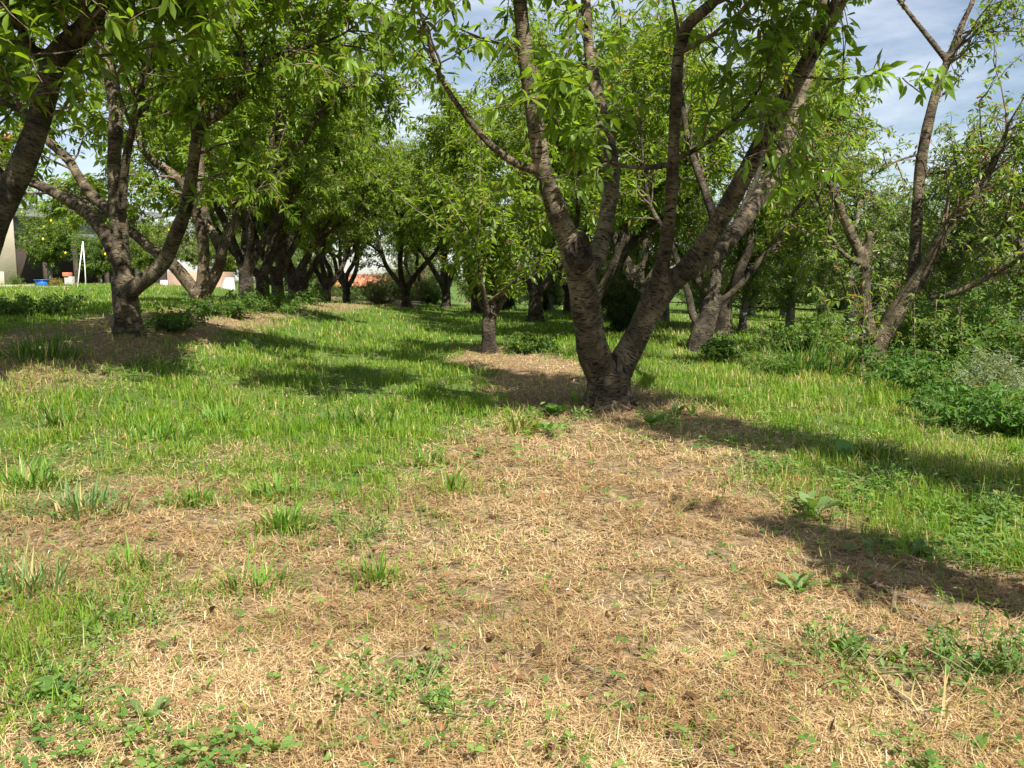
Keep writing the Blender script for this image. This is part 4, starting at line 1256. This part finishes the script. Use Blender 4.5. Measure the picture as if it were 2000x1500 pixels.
# far house with terracotta roof beyond the end of the lane
rb = P(715, 560, 48)
fh = thing('far_house', 'distant house with an orange tiled roof beyond the lane', 'house', (rb[0], rb[1], -1.8))
fb = np.array([rb[0], rb[1], -1.8])
x0, x1 = P(628, 550, 48)[0], P(815, 550, 48)[0]
box('wall', (x0, 48, -2.2), (x1, 54, 0.42), M_BROWNW, fh, fb)
for k_, (xa, xb) in enumerate(zip(np.linspace(x0 - .3, x1 + .3, 15)[:-1], np.linspace(x0 - .3, x1 + .3, 15)[1:])):
    V = np.array([(xa + .01, 47.6, .42), (xb - .01, 47.6, .42), (xb - .01, 51, 1.02), (xa + .01, 51, 1.02)])
    V = np.vstack([V, V + [0, 0, .12]]) - fb
    link('roof_tile_course', mk_mesh('roof_tile_course', V, [np.array([(0, 3, 2, 1), (4, 5, 6, 7), (0, 1, 5, 4), (1, 2, 6, 5), (2, 3, 7, 6), (3, 0, 4, 7)])], M_TILE), fh)

# ------------------------------------------------------------------ shrubs and other bushy plants
def bush(name, label, cat, loc, h, w, nst, leaf, colb, per=5, step=0.07, ntw=3, mat=None, fine=False, seed=1, group=None, trunk=0.0, fruit=None, up=0.5, tl=0.4, width=1.0, rs=0.012):
    global RNG
    keep_rng = RNG
    RNG = np.random.default_rng(seed)
    root = thing(name, label, cat, loc, 0, group)
    cr = Crown()
    z0 = np.array([0, 0, trunk])
    if trunk:
        ac = Acc(); ac.tube(np.array([[0, 0, -.15], [.02, 0, trunk * .5], [0, 0.02, trunk + .1]]), np.array([.09, .075, .06]), 10)
        link('trunk', ac.mesh('trunk', M_BARKG), root)
    for k in range(nst):
        az = RNG.uniform(0, 6.283)
        rr = math.sqrt(RNG.random())
        tgt = np.array([math.cos(az) * w * 0.5 * rr, math.sin(az) * w * 0.5 * rr, trunk + (h - trunk) * math.sqrt(max(0.02, 1 - 0.85 * rr * rr)) * RNG.uniform(0.6, 1.0)])
        s0 = z0 + np.array([math.cos(az), math.sin(az), 0]) * w * 0.12 * RNG.random() * (0 if trunk else 1)
        L = np.linalg.norm(tgt - s0)
        sh = curve_path(s0, unit(tgt - s0) + np.array([0, 0, .15]), L, 6, np.array([0, 0, -0.1]), 0.5)
        cr.wood.tube(sh, np.linspace(rs * max(0.35, min(1, h)), 0.002, len(sh)), 4, False)
        cr.nodes(sh, step, 0.2)
        for _ in range(ntw):
            j = RNG.integers(1, 7)
            tw = curve_path(sh[j], unit(RNG.normal(size=3) + np.array([0, 0, up])), tl * RNG.uniform(.4, 1.1) * min(1, h), 3, np.array([0, 0, .1]), .5)
            cr.wood.tube(tw, np.linspace(min(.004, rs * .35), .001, len(tw)), 3, False)
            cr.nodes(tw, step)
    lp, ld, lL = cr.leaves(per, leaf, (-0.2, 0.6))
    finish_tree(root, np.zeros(3), [], cr, lp, ld, lL, leaf_cols(len(lp), colb, .35, .25), M_TWIG, M_STEM if rs < .01 else M_TWIG, mat or M_LEAF2, fine, width)
    if fruit:
        nodes = np.concatenate(cr.np)
        ii = RNG.choice(len(nodes), fruit)
        me = lathe('fruit_mesh', [(0.006, -.05), (.03, -.035), (.042, 0), (.03, .04), (.005, .055)], mat_plain('lemon_skin', (.75, .50, .04), (.82, .60, .06), 20, .45, 0.0), 10)
        fm = me.data; bpy.data.objects.remove(me)
        for q in ii:
            link('fruit', fm, root, nodes[q] + [0, 0, -.05])
    RNG = keep_rng
    return root

def gp(u, v):
    p = G(u, v); return p
L1 = P(98, 556, 30.0); L1[2] = ztf(L1[0], 30.0)
bush('lemon_tree', 'round lemon tree with a few yellow fruits behind the low wall', 'tree', L1, 3.0, 2.9, 60, 0.11, (0.10, 0.18, 0.03), 6, 0.09, 5, seed=3, trunk=0.7, fruit=16, tl=.6)
L2 = P(195, 556, 29.0); L2[2] = ztf(L2[0], 29.0)
bush('citrus_tree', 'dark bushy citrus tree just left of the low-forked cherry trunk', 'tree', L2, 2.1, 2.2, 50, 0.10, (0.07, 0.14, 0.025), 6, 0.09, 5, seed=4, trunk=0.3, fruit=8, tl=.5)
L3 = P(288, 556, 27.5); L3[2] = ztf(L3[0], 27.5)
bush('citrus_tree', 'yellow-green citrus tree seen right of the low-forked cherry trunk', 'tree', L3, 2.3, 2.4, 50, 0.10, (0.12, 0.19, 0.03), 6, 0.09, 5, seed=5, trunk=0.4, fruit=14, tl=.5)
L4 = P(445, 556, 31.0); L4[2] = ztf(L4[0], 31.0)
bush('citrus_tree', 'yellow-green bush between the stems of the three-stemmed cherry', 'tree', L4, 2.5, 3.4, 56, 0.10, (0.12, 0.19, 0.03), 6, 0.09, 5, seed=6, trunk=0.3, fruit=12, tl=.5)
b5 = P(108, 552, 24.3)
bush('small_bush', 'small yellowish bush beside the blue tub', 'bush', b5 - [0, 0, .2], 0.36, 0.6, 26, 0.05, (0.24, 0.19, 0.05), 5, 0.05, 3, seed=7)
b6 = P(35, 545, 24.2)
bush('small_bush', 'thin green weed bush at the corner of the cream house', 'bush', b6 - [0, 0, .3], 0.55, 0.45, 16, 0.05, (0.09, 0.15, 0.03), 5, 0.06, 3, seed=8)
s1 = G(1215, 648)
bush('evergreen_bush', 'dark evergreen bush standing behind the fork of the foreground tree', 'bush', s1, 1.15, 0.85, 60, 0.06, (0.035, 0.075, 0.02), 6, 0.06, 4, seed=9, tl=.3)
s2 = G(742, 606); s2 = np.array([s2[0], 27.0 * 0 + 25.6, 0]); s2[0] = (742 - CX) / F * 25.6; s2[2] = ztf(s2[0], s2[1])
bush('olive_bush', 'grey-green bush at the end of the grassy lane', 'bush', s2, 1.0, 1.9, 60, 0.06, (0.12, 0.16, 0.075), 6, 0.07, 4, seed=10, tl=.4)
# bushy growth along the far side
hedge0 = bush('hedge_bush', 'dense green bush in the far hedge, left of the lane end', 'bush', (-7.5, 31, ztf(-7.5, 31)), 2.0, 2.8, 70, 0.10, (0.075, 0.135, 0.03), 6, 0.10, 5, seed=12, tl=.6, group='far hedge')
hx = [(-12.5, 44, 1.15, 'left part below the orange roof'), (-10.2, 44.5, 1.1, 'second below the orange roof'), (-7.8, 44, 1.12, 'third below the orange roof'), (-5.2, 44.5, 1.15, 'fourth below the orange roof'), (-4.2, 33.0, .9, 'right of the lane end gap'), (-1.0, 32, 1.1, 'behind the topped trunk'), (1.6, 28.5, 1.1, 'behind the left stem'), (4.2, 31, 1.3, 'behind the right stem'), (8.0, 33, 1.4, 'far right of the fork'),
      (12.0, 34, 1.5, 'behind the wired rows'), (17.0, 34, 1.6, 'behind the sparse right tree'), (22.5, 33, 1.7, 'at the right edge')]
for i, (x, y, s_, d_) in enumerate(hx):
    copy_tree(hedge0, (x, y, ztf(x, y)), i * 1.3, 'dense green bush in the far hedge, ' + d_, 'far hedge', s_)
# far trees over the shed roof
M_FARL = mat_leaf('far_leaf', 0.7, 0.3)
for i, (x, y, s_, d_) in enumerate([(-0.2, 24.0, .5, 'behind the topped trunk'), (0.9, 23.2, .55, 'left of the fork'), (2.2, 22.5, .5, 'seen through the fork'), (3.4, 22.0, .55, 'right of the fork'), (4.9, 21.5, .5, 'left of the leaning cherry'),
        (6.6, 22.0, .6, 'right of the leaning cherry'), (8.6, 22.5, .6, 'left of the sparse tree'), (10.8, 22.0, .65, 'behind the sparse tree'), (-2.6, 27.5, .5, 'at the lane end')]):
    copy_tree(hedge0, (x, y, ztf(x, y)), i * 2.1 + .4, 'low leafy bush under the far trees, ' + d_, 'low bushes under the far trees', s_)
far0 = bush('far_tree', 'broad pale olive-green tree above the shed roof', 'tree', (P(95, 400, 62)[0], 62, 0.3), 7.2, 9.0, 90, 0.26, (0.12, 0.15, 0.06), 6, 0.24, 6, M_FARL, seed=14, trunk=1.5, tl=1.0, rs=.05, group='far trees')
for i, (u, d_, s_, lb) in enumerate([(185, 66, .95, 'pale olive-green tree above the right end of the shed roof'), (20, 60, .8, 'pale olive-green tree close to the cream house corner'), (560, 75, .7, 'distant tree behind the left row trunks'), (820, 80, .75, 'distant tree beyond the orange roof'), (300, 52, .62, 'distant tree between the first two left trunks'), (400, 55, .66, 'distant tree behind the three-stemmed cherry'), (480, 50, .6, 'distant tree behind the fourth left trunk'), (1180, 60, .6, 'distant tree behind the fork'), (1500, 52, .5, 'distant tree behind the wired rows left of the sparse cherry'), (1760, 50, .5, 'distant tree behind the sparse cherry'), (2000, 48, .5, 'distant tree at the right edge')]):
    x = (u - CX) / F * d_
    copy_tree(far0, (x, d_, ztf(x, d_)), i * 1.7, lb, 'far trees', s_)

# ------------------------------------------------------------------ weeds along the right edge of the lane
def gpt(u, v):
    return tuple(G(u, v))
wl_ = [
    ('leafy_weed', 'clump of dark leafy weeds at the foot of the sparse right tree', (1745, 745), .34, .9, 22, .05, (0.055, 0.13, 0.03), 21),
    ('leafy_weed', 'bramble-like leafy weeds right of the sparse tree trunk', (1830, 775), .30, 1.1, 26, .05, (0.06, 0.145, 0.03), 22),
    ('leafy_weed', 'leafy weed clump below the silvery weed near the right edge', (1890, 825), .22, .9, 22, .045, (0.06, 0.15, 0.03), 23),
    ('leafy_weed', 'bright green weed clump touching the right edge of the picture', (1985, 850), .34, .8, 22, .05, (0.075, 0.175, 0.03), 24),
    ('leafy_weed', 'tall leafy weeds against the right edge above the silvery weed', (1975, 740), .6, 1.1, 26, .06, (0.07, 0.14, 0.03), 25),
    ('leafy_weed', 'small leafy weed at the foot of the leaning old cherry', (1410, 705), .26, .5, 26, .06, (0.065, 0.14, 0.03), 26),
    ('leafy_weed', 'low weeds left of the dark grass clump', (1500, 735), .2, .8, 26, .04, (0.07, 0.14, 0.03), 27),
    ('leafy_weed', 'weeds at the base of the second cherry in the left row', (330, 645), .22, .9, 30, .05, (0.065, 0.14, 0.03), 28),
    ('leafy_weed', 'weeds in front of the three-stemmed cherry', (440, 618), .26, 1.1, 34, .055, (0.065, 0.14, 0.03), 29),
    ('leafy_weed', 'weeds in front of the fourth and fifth left trunks', (540, 607), .3, 1.6, 40, .06, (0.075, 0.15, 0.03), 30),
    ('leafy_weed', 'leafy weeds in shade at the left edge below the leaning limb', (70, 615), .24, 1.4, 40, .05, (0.065, 0.14, 0.03), 31),
    ('leafy_weed', 'weeds growing right of the topped trunk', (1030, 690), .22, .7, 30, .05, (0.065, 0.14, 0.03), 32),
    ('leafy_weed', 'tall airy weeds behind the dark grass clump', (1600, 690), .6, .9, 26, .055, (0.10, 0.18, 0.04), 34),
    ('leafy_weed', 'tall airy weeds hiding the foot of the sparse tree', (1770, 712), .7, .9, 30, .055, (0.10, 0.18, 0.04), 35),
    ('leafy_weed', 'tall airy weeds between the sparse tree and the silvery weed', (1850, 720), .75, 1.0, 30, .055, (0.10, 0.18, 0.04), 36),
    ('leafy_weed', 'tall airy weeds above the silvery weed', (1930, 715), .85, 1.1, 30, .06, (0.09, 0.17, 0.04), 37),
    ('leafy_weed', 'low weeds left of the tall airy weeds, right of the leaning cherry', (1530, 690), .4, .9, 24, .05, (0.10, 0.18, 0.04), 38),
    ('leafy_weed', 'bright leafy weed clump at the left foot of the forked trunk', (1070, 845), .17, .5, 18, .045, (0.13, 0.24, 0.05), 39),
    ('leafy_weed', 'bright leafy weed clump at the right foot of the forked trunk', (1325, 835), .12, .45, 16, .04, (0.13, 0.24, 0.05), 40),
    ('leafy_weed', 'sprawling weed patch at the bottom, left of centre', (810, 1400), .07, .34, 44, .024, (0.14, 0.24, 0.05), 41),
    ('leafy_weed', 'sprawling weed patch below the splayed left tuft', (235, 1240), .08, .34, 40, .024, (0.14, 0.24, 0.05), 42),
    ('leafy_weed', 'sprawling weed patch near the bottom left corner', (95, 1380), .08, .30, 36, .024, (0.14, 0.24, 0.05), 43),
    ('leafy_weed', 'shaded weed clump at the lower right edge', (1965, 1350), .14, .30, 36, .03, (0.09, 0.18, 0.04), 44),
    ('leafy_weed', 'small-leaved weed sprawl under the lower shadow band', (1640, 1310), .08, .36, 40, .026, (0.15, 0.23, 0.06), 45),
    ('leafy_weed', 'weed sprawl in the shaded band right of the largest rosette', (1750, 960), .10, .5, 44, .03, (0.10, 0.20, 0.04), 46),
    ('leafy_weed', 'weed sprawl at the right edge above the woody litter', (1950, 1020), .12, .4, 36, .03, (0.10, 0.20, 0.04), 47),
    ('leafy_weed', 'weed sprawl in the middle of the right litter', (1480, 930), .08, .45, 40, .026, (0.12, 0.22, 0.045), 48),
    ('leafy_weed', 'weed sprawl beside the tall narrow tuft', (700, 1050), .06, .36, 36, .022, (0.14, 0.23, 0.05), 49),
]
for nm, lb, px, h, w, ns, lf, cb, sd in wl_:
    low_ = sd >= 39
    bush(nm, lb, 'weeds', gpt(*px), h * (0.8 if low_ else 1), w * (1.25 if low_ else 1), int(ns * 0.5) if low_ else ns, lf * (0.8 if low_ else 1), cb, 3 if low_ else 5, 0.045 if low_ else 0.05, 2 if low_ else 3,
         M_GRASS, False, sd, 'weed clumps', up=.3 if low_ else .7, tl=.9 if low_ else .3, rs=.003 if low_ else .006, width=1.25)
bush('silvery_weed', 'silvery grey weed clump near the right edge', 'weeds', gpt(1930, 800), .42, .5, 46, .05, (0.22, 0.26, 0.20), 4, 0.04, 2, M_GRASS, False, 33, None, up=.9, tl=.2, width=.45, rs=.006)

def sapling(label, px, h, seed, lean=0.1):
    global RNG
    keep_rng = RNG; RNG = np.random.default_rng(seed)
    b = np.array(gpt(*px))
    root = thing('sapling', label, 'sapling', b, 0, 'thin suckers')
    st_ = curve_path(np.array([0, 0, -.02]), np.array([RNG.normal() * lean, RNG.normal() * lean, 1.0]), h, 7, np.zeros(3), .25)
    ac = Acc(); ac.tube(st_, np.linspace(.006, .0025, len(st_)), 6)
    link('stem', ac.mesh('stem', M_TWIG), root)
    cr = Crown(); cr.nodes(st_, .055, .25)
    for _ in range(4):
        j = RNG.integers(2, 7)
        tw = curve_path(st_[j], unit(RNG.normal(size=3) + [0, 0, .8]), h * .22, 3, np.zeros(3), .4)
        cr.wood.tube(tw, np.linspace(.003, .0012, len(tw)), 4, False); cr.nodes(tw, .05)
    lp, ld, lL = cr.leaves(3, .05)
    finish_tree(root, np.zeros(3), [], cr, lp, ld, lL, leaf_cols(len(lp), (.11, .18, .035), .3, .5), M_TWIG, M_TWIG, M_LEAF2, True)
    RNG = keep_rng
for i, (px, h, lb) in enumerate([((1424, 700), .55, 'thin leafy sucker right of the leaning old cherry'), ((1487, 692), .42, 'second thin leafy sucker right of the leaning old cherry'),
        ((1625, 715), .75, 'thin sucker standing in the dark grass clump'), ((1686, 735), .8, 'pale thin sucker directly left of the sparse tree trunk'), ((1700, 738), .7, 'thin sucker in front of the sparse tree trunk'),
        ((1788, 735), .75, 'leaning pale sucker right of the sparse tree trunk'), ((1815, 745), .7, 'sucker among the brambles, right of the leaning pale one'), ((1880, 740), .65, 'sucker near the silvery weed, right side of the lane')]):
    sapling(lb, px, h, 60 + i)

# ------------------------------------------------------------------ grass tufts that stand out
def tuft(label, px, hpx, wpx, n, tone, seed, wide=1.0, dry=0.1, name='grass_tuft', lean=0.25):
    global RNG
    keep_rng = RNG; RNG = np.random.default_rng(seed)
    b = np.array(gpt(*px))
    D = b[1]
    h, w = hpx * D / F, wpx * D / F
    az = RNG.uniform(0, 6.283, n)
    rr = RNG.random(n) ** 0.7 * w * 0.5
    p = np.stack([np.cos(az) * rr, np.sin(az) * rr * 0.8, np.full(n, -0.006)], -1)
    p[:, 2] += zt(p[:, 0] + b[0], p[:, 1] + b[1]) - b[2]
    az2 = az + 0.8 * RNG.normal(size=n)
    hh = h * (0.2 + 1.05 * RNG.random(n) ** 1.4) * (1.15 - 0.5 * rr / max(rr.max(), 1e-6))
    wd = RNG.uniform(0.0035, 0.0075, n) * wide * np.clip(D / 2.5, 0.8, 2.0)
    col = np.array(tone)[None] * RNG.uniform(0.7, 1.25, (n, 1))
    k = RNG.random(n) < dry
    col[k] = np.array([0.40, 0.33, 0.15])
    o = thing(name, label, 'grass tuft', b, 0, 'grass tufts', blades_mesh(name, p, az2, hh, wd, np.abs(RNG.normal(lean, .16, n)), RNG.uniform(0.05, .6, n), col, M_GRASS, col * 1.2))
    RNG = keep_rng
    return o
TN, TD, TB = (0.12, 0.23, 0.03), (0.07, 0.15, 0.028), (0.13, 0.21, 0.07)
for i, (px, hp, wp, n, tn, lb) in enumerate([
    ((50, 1165), 120, 150, 70, TB, 'large blurred grass tuft at the left edge of the foreground'),
    ((262, 1115), 70, 120, 46, TN, 'splayed grass tuft right of the large left-edge tuft'),
    ((505, 1165), 100, 130, 42, TN, 'upright broad-bladed grass tuft alone on straw, lower left of centre'),
    ((560, 1035), 80, 95, 80, TN, 'compact bushy grass tuft just above the upright broad-bladed one'),
    ((742, 1150), 95, 75, 48, TN, 'tall narrow grass tuft left of the bare straw'),
    ((160, 1005), 90, 170, 110, TB, 'wide pale grass tuft left of the middle distance'),
    ((55, 955), 75, 130, 90, TN, 'bright grass tuft at the left edge above the wide pale tuft'),
    ((375, 990), 60, 110, 66, TN, 'grass tuft to the right of the wide pale one'),
    ((540, 972), 60, 100, 60, TN, 'loose grass tuft behind the compact bushy one'),
    ((880, 965), 80, 60, 26, TN, 'thin bright grass tuft at the left border of the straw strip'),
    ((835, 910), 60, 70, 36, TN, 'small grass tuft just behind the thin bright one'),
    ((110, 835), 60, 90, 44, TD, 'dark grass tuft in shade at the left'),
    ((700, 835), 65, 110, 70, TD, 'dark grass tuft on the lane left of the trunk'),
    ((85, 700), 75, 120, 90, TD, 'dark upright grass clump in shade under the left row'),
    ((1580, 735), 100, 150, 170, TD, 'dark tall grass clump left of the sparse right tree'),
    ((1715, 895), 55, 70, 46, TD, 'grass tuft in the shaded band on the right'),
    ((730, 1240), 40, 50, 16, TN, 'few-bladed grass tuft in the middle of the straw'),
    ((1010, 850), 70, 60, 24, (0.22, 0.25, 0.06), 'yellowish grass tuft left of the forked trunk base'),
    ((1140, 790), 80, 40, 12, TN, 'long grass blades leaning on the left of the trunk base'),
    ((300, 860), 60, 120, 60, TN, 'grass tuft on the lane behind the bright left tufts'),
    ((430, 830), 55, 110, 60, TN, 'grass tuft near the middle of the left lane'),
    ((1420, 700), 45, 90, 44, TD, 'grass tuft beside the leaning old cherry')]):
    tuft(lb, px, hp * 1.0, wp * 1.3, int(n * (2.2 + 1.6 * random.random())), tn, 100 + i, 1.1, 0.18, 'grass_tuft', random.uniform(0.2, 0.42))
tuft('straw-yellow dried grass clump in the lower right corner', (1830, 1420), 190, 260, 70, (0.42, 0.34, 0.13), 140, 0.8, 0.6, 'dry_tuft', 0.5)
tuft('small dried yellow grass clump below the bare centre', (1270, 1190), 60, 90, 26, (0.50, 0.38, 0.17), 141, 0.9, 0.9, 'dry_tuft', 0.5)

# ------------------------------------------------------------------ broad-leaved weeds
def lobed_leaf(kind, tone):
    if kind == 'lobed':
        prof = [(0, .02), (.18, .05), (.30, .12), (.36, .07), (.50, .17), (.57, .10), (.72, .20), (.88, .15), (1.0, 0.0)]
    elif kind == 'round':
        prof = [(0, .008), (.38, .01), (.42, .20), (.55, .34), (.72, .36), (.88, .24), (1.0, 0.0)]
    else:
        prof = [(0, .02), (.25, .10), (.5, .17), (.75, .15), (1.0, 0.0)]
    V, Q = [], []
    for x, w in prof:
        zz = 0.10 * math.sin(x * 2.2) - 0.25 * x * x
        V += [(x, w, zz + w * .25), (x, 0, zz), (x, -w, zz + w * .25)]
    for i in range(len(prof) - 1):
        a = 3 * i
        Q += [(a, a + 1, a + 4, a + 3), (a + 1, a + 2, a + 5, a + 4)]
    V = np.array(V)
    return mk_mesh('leaf', V, [np.array(Q)], M_GRASS, np.tile(np.array(tone), (len(V), 1)), None, True)
LEAVES = {k: [lobed_leaf(k, np.array(c) * f) for f in (0.8, 1.0, 1.2)] for k, c in (('lobed', (.16, .25, .085)), ('round', (.11, .21, .05)), ('plain', (.14, .23, .06)))}
def rosette(label, px, n, L, kind, seed, el=(0.3, 1.1), name='broadleaf_weed', flower=None):
    r_ = np.random.default_rng(seed)
    b = np.array(gpt(*px))
    root = thing(name, label, 'weed', b, 0, 'broad-leaved weeds')
    for i in range(n):
        az, e = i * 2.4 + r_.normal() * .3, r_.uniform(*el)
        o = link('leaf', LEAVES[kind][r_.integers(3)], root, (r_.normal() * L * .12, r_.normal() * L * .12, 0.004))
        o.rotation_euler = (r_.normal() * .3, -e, az)
        s_ = 0.72 * L * r_.uniform(.5, 1.1)
        o.scale = (s_, s_ * r_.uniform(.8, 1.2), s_)
    return root
for i, (px, n, L, kd, lb) in enumerate([
    ((1585, 1010), 12, .16, 'lobed', 'largest pale lobed weed rosette on the right, beside the shadow band'),
    ((1700, 1088), 6, .12, 'lobed', 'pale lobed weed right of the shadow band, left of a pair'),
    ((1778, 1095), 6, .12, 'lobed', 'pale lobed weed right of the shadow band, right of a pair'),
    ((1930, 1050), 7, .10, 'round', 'round-leaved weed close to the right edge'),
    ((1500, 1055), 4, .08, 'plain', 'dull weed inside the upper shadow band'),
    ((1655, 905), 9, .14, 'round', 'dark round-leaved weed in the shaded band'),
    ((1080, 815), 22, .16, 'round', 'round-leaved weed clump at the left foot of the forked trunk'),
    ((1060, 850), 12, .12, 'round', 'round-leaved weed in front of the clump at the trunk foot'),
    ((1320, 815), 14, .13, 'plain', 'bright weed clump right of the forked trunk base'),
    ((1270, 835), 8, .10, 'round', 'small round-leaved weed in front of the trunk base'),
    ((1555, 1165), 12, .11, 'lobed', 'jagged-leaved weed at the lower shadow band'),
    ((1435, 1130), 3, .07, 'plain', 'tiny three-leaved weed on the straw left of the shadow'),
    ((1455, 1195), 2, .07, 'plain', 'single upright leaf on the straw beside the shadow'),
    ((1750, 1300), 8, .08, 'plain', 'pale weed near the dried yellow clump'),
    ((1650, 1290), 9, .08, 'round', 'small-leaved weed below the woody litter'),
    ((1960, 1340), 10, .10, 'lobed', 'weed at the lower right edge of the picture'),
    ((1890, 1495), 4, .09, 'plain', 'leaf cut by the bottom edge at lower right'),
    ((815, 1345), 14, .07, 'lobed', 'finely lobed weed in the bottom centre-left patch'),
    ((850, 1400), 12, .06, 'round', 'small round-leaved weed in the bottom centre patch'),
    ((745, 1440), 10, .06, 'lobed', 'lobed weed just left of the bottom centre patch'),
    ((285, 1440), 14, .07, 'lobed', 'lobed weed near the bottom left'),
    ((230, 1230), 14, .07, 'lobed', 'lobed weed below the splayed left tuft'),
    ((100, 1390), 12, .08, 'round', 'round-leaved weed in the bottom left corner'),
    ((1265, 1300), 3, .06, 'round', 'lone small weed right of the bottom centre'),
    ((540, 1490), 5, .08, 'plain', 'leaf cut by the bottom edge left of centre'),
    ((1350, 815), 6, .14, 'plain', 'large dock-like leaves in shade right of the trunk'),
    ((1185, 690), 5, .16, 'round', 'bright leaf plant showing in the fork of the trunk')]):
    rosette(lb, px if i < 26 else (1187, 745), n, L * (1.0 if i not in (26,) else 2.2), kd, 200 + i, (0.3, 1.2) if i != 26 else (0.9, 1.4))

# ------------------------------------------------------------------ sticks and stubs
M_STICK = mat_bark('dry_stick', (0.45, 0.36, 0.23), (0.30, 0.22, 0.13), (0.12, 0.08, 0.05), 0.3, 0.0, 0.3)
def stick(label, p0, p1, r0, r1, mat=M_STICK, name='stick', raise0=0.004, raise1=0.010, k=6):
    a, b = np.array(gpt(*p0)), np.array(gpt(*p1))
    a = a + [0, 0, raise0]; b = b + [0, 0, raise1]
    m = (a + b) / 2 + np.array([0, 0, 0.006]) + 0.006 * RNG.normal(size=3)
    ac = Acc(); ac.tube(np.array([a, (a + m) / 2 + .002 * RNG.normal(size=3), m, b]) - a, np.array([r0, r0, (r0 + r1) / 2, r1]), k, True, 0, .25)
    return thing(name, label, 'stick', a, 0, 'sticks in the litter', ac.mesh(name, mat))
stick('long pale straw stalk lying across the bare centre', (945, 941), (1062, 938), .006, .003)
stick('short pale stalk on the straw right of centre', (1255, 1050), (1285, 1015), .006, .004, raise1=.04)
stick('thick woody pruning lying in the lower shadow band', (1740, 1200), (1880, 1275), .011, .006, M_TWIG)
stick('woody pruning above the thick one in the shadow band', (1690, 1150), (1810, 1195), .010, .006, M_TWIG)
stick('grey pruning at the lower rim of the shadow band', (1690, 1262), (1745, 1270), .010, .008, M_BARKG)
stick('thin dark twig in the upper shadow band', (1500, 1030), (1540, 1060), .006, .004, M_TWIG)
stick('pale twig left of the lobed weeds', (1500, 1095), (1545, 1103), .006, .004)
stick('pale twig along the upper rim of the litter heap', (1740, 1090), (1920, 1150), .006, .003)
stick('dark twig near the bottom centre', (1090, 1295), (1180, 1325), .006, .003, M_TWIG)
stick('yellow stalk at lower left of centre', (515, 1310), (565, 1345), .007, .003)
stick('long yellow stalk in the dried clump at lower right', (1710, 1345), (1850, 1460), .010, .004)
stick('pale twig on the ground right of the trunk base', (1335, 880), (1385, 865), .007, .004)
stick('pale twig in front of the trunk base', (1150, 868), (1205, 874), .005, .003)
stick('thin twig leaning in the grass behind the topped trunk', (1015, 680), (1130, 655), .012, .006, M_BARKG, raise1=.12)
stick('long dark stick in the litter left of the right edge', (1545, 960), (1700, 985), .006, .003, M_TWIG)
def stub(label, px, h, r, lean, mat=M_STICK):
    a = np.array(gpt(*px))
    ac = Acc(); ac.tube(np.array([[0, 0, -.03], [lean[0] * .5, lean[1] * .5, h * .5], [lean[0], lean[1], h]]), np.array([r * 1.2, r, r * .8]), 8, True, 0, .35)
    thing('stub', label, 'stub', a, 0, None, ac.mesh('stub', mat))
stub('short upright cut stub in the woody litter', (1742, 1205), .06, .0065, (.004, 0))
stub('pale pointed stalk stub standing in the bare straw', (1195, 1360), .05, .0042, (.012, 0))

# dry stems heaped round the foot of the forked tree
def base_litter():
    n = 1500
    az = RNG.uniform(0, 6.283, n); rr = 0.20 + np.abs(RNG.normal(0, .28, n))
    x, y = MB[0] + np.cos(az) * rr * 1.3, MB[1] + np.sin(az) * rr
    p = np.stack([x, y, zt(x, y) + np.maximum(0, .07 - .12 * rr) * RNG.random(n) + .006], -1)
    pal = np.array([(0.34, 0.27, 0.16), (0.22, 0.16, 0.09), (0.14, 0.10, 0.06)])
    col = pal[RNG.integers(0, 3, n)]
    link('dry_stems', blades_mesh('dry_stems', p, RNG.uniform(0, 6.283, n), RNG.uniform(.06, .24, n), RNG.uniform(.002, .005, n), RNG.uniform(.7, 1.0, n), RNG.uniform(-.2, .25, n), col, M_STRAW), None,
         kind='stuff', label='dry stems heaped round the foot of the forked cherry', category='dry stems')
base_litter()
ac = Acc()
sp0, sp1 = P(740, -60, 6.0), P(745, 150, 6.0)
ac.tube(np.array([sp0, (sp0 + sp1) / 2 + [.006, 0, 0], sp1]), np.full(3, .0025), 5)
thing('string', 'thin grey string hanging down beside the gap of sky', 'string', data=ac.mesh('string', M_HOSE))

# fallen petals and crumbled brown leaves
def crumbs():
    x, y = scatter(1500, 1.0, 7.0, 1.2)
    n = len(x)
    p = np.stack([x, y, zt(x, y) + 0.012 + 0.014 * RNG.random(n)], -1)
    d = unit(np.stack([RNG.normal(size=n), RNG.normal(size=n), 0.25 * RNG.normal(size=n)], -1))
    w = RNG.random(n) < 0.14
    col = np.where(w[:, None], np.array([[0.72, 0.68, 0.62]]), np.array([[0.16, 0.085, 0.04]]) * RNG.uniform(0.5, 1.6, (n, 1)))
    L = np.where(w, RNG.uniform(.007, .012, n), RNG.uniform(.012, .04, n))
    link('leaf_crumbs', leaves_mesh('leaf_crumbs', p, d, L, col, M_STRAW, True, 1.3, 0.4), None, kind='stuff', label='brown leaf crumbs and a few fallen petals in the litter', category='leaf litter')
crumbs()
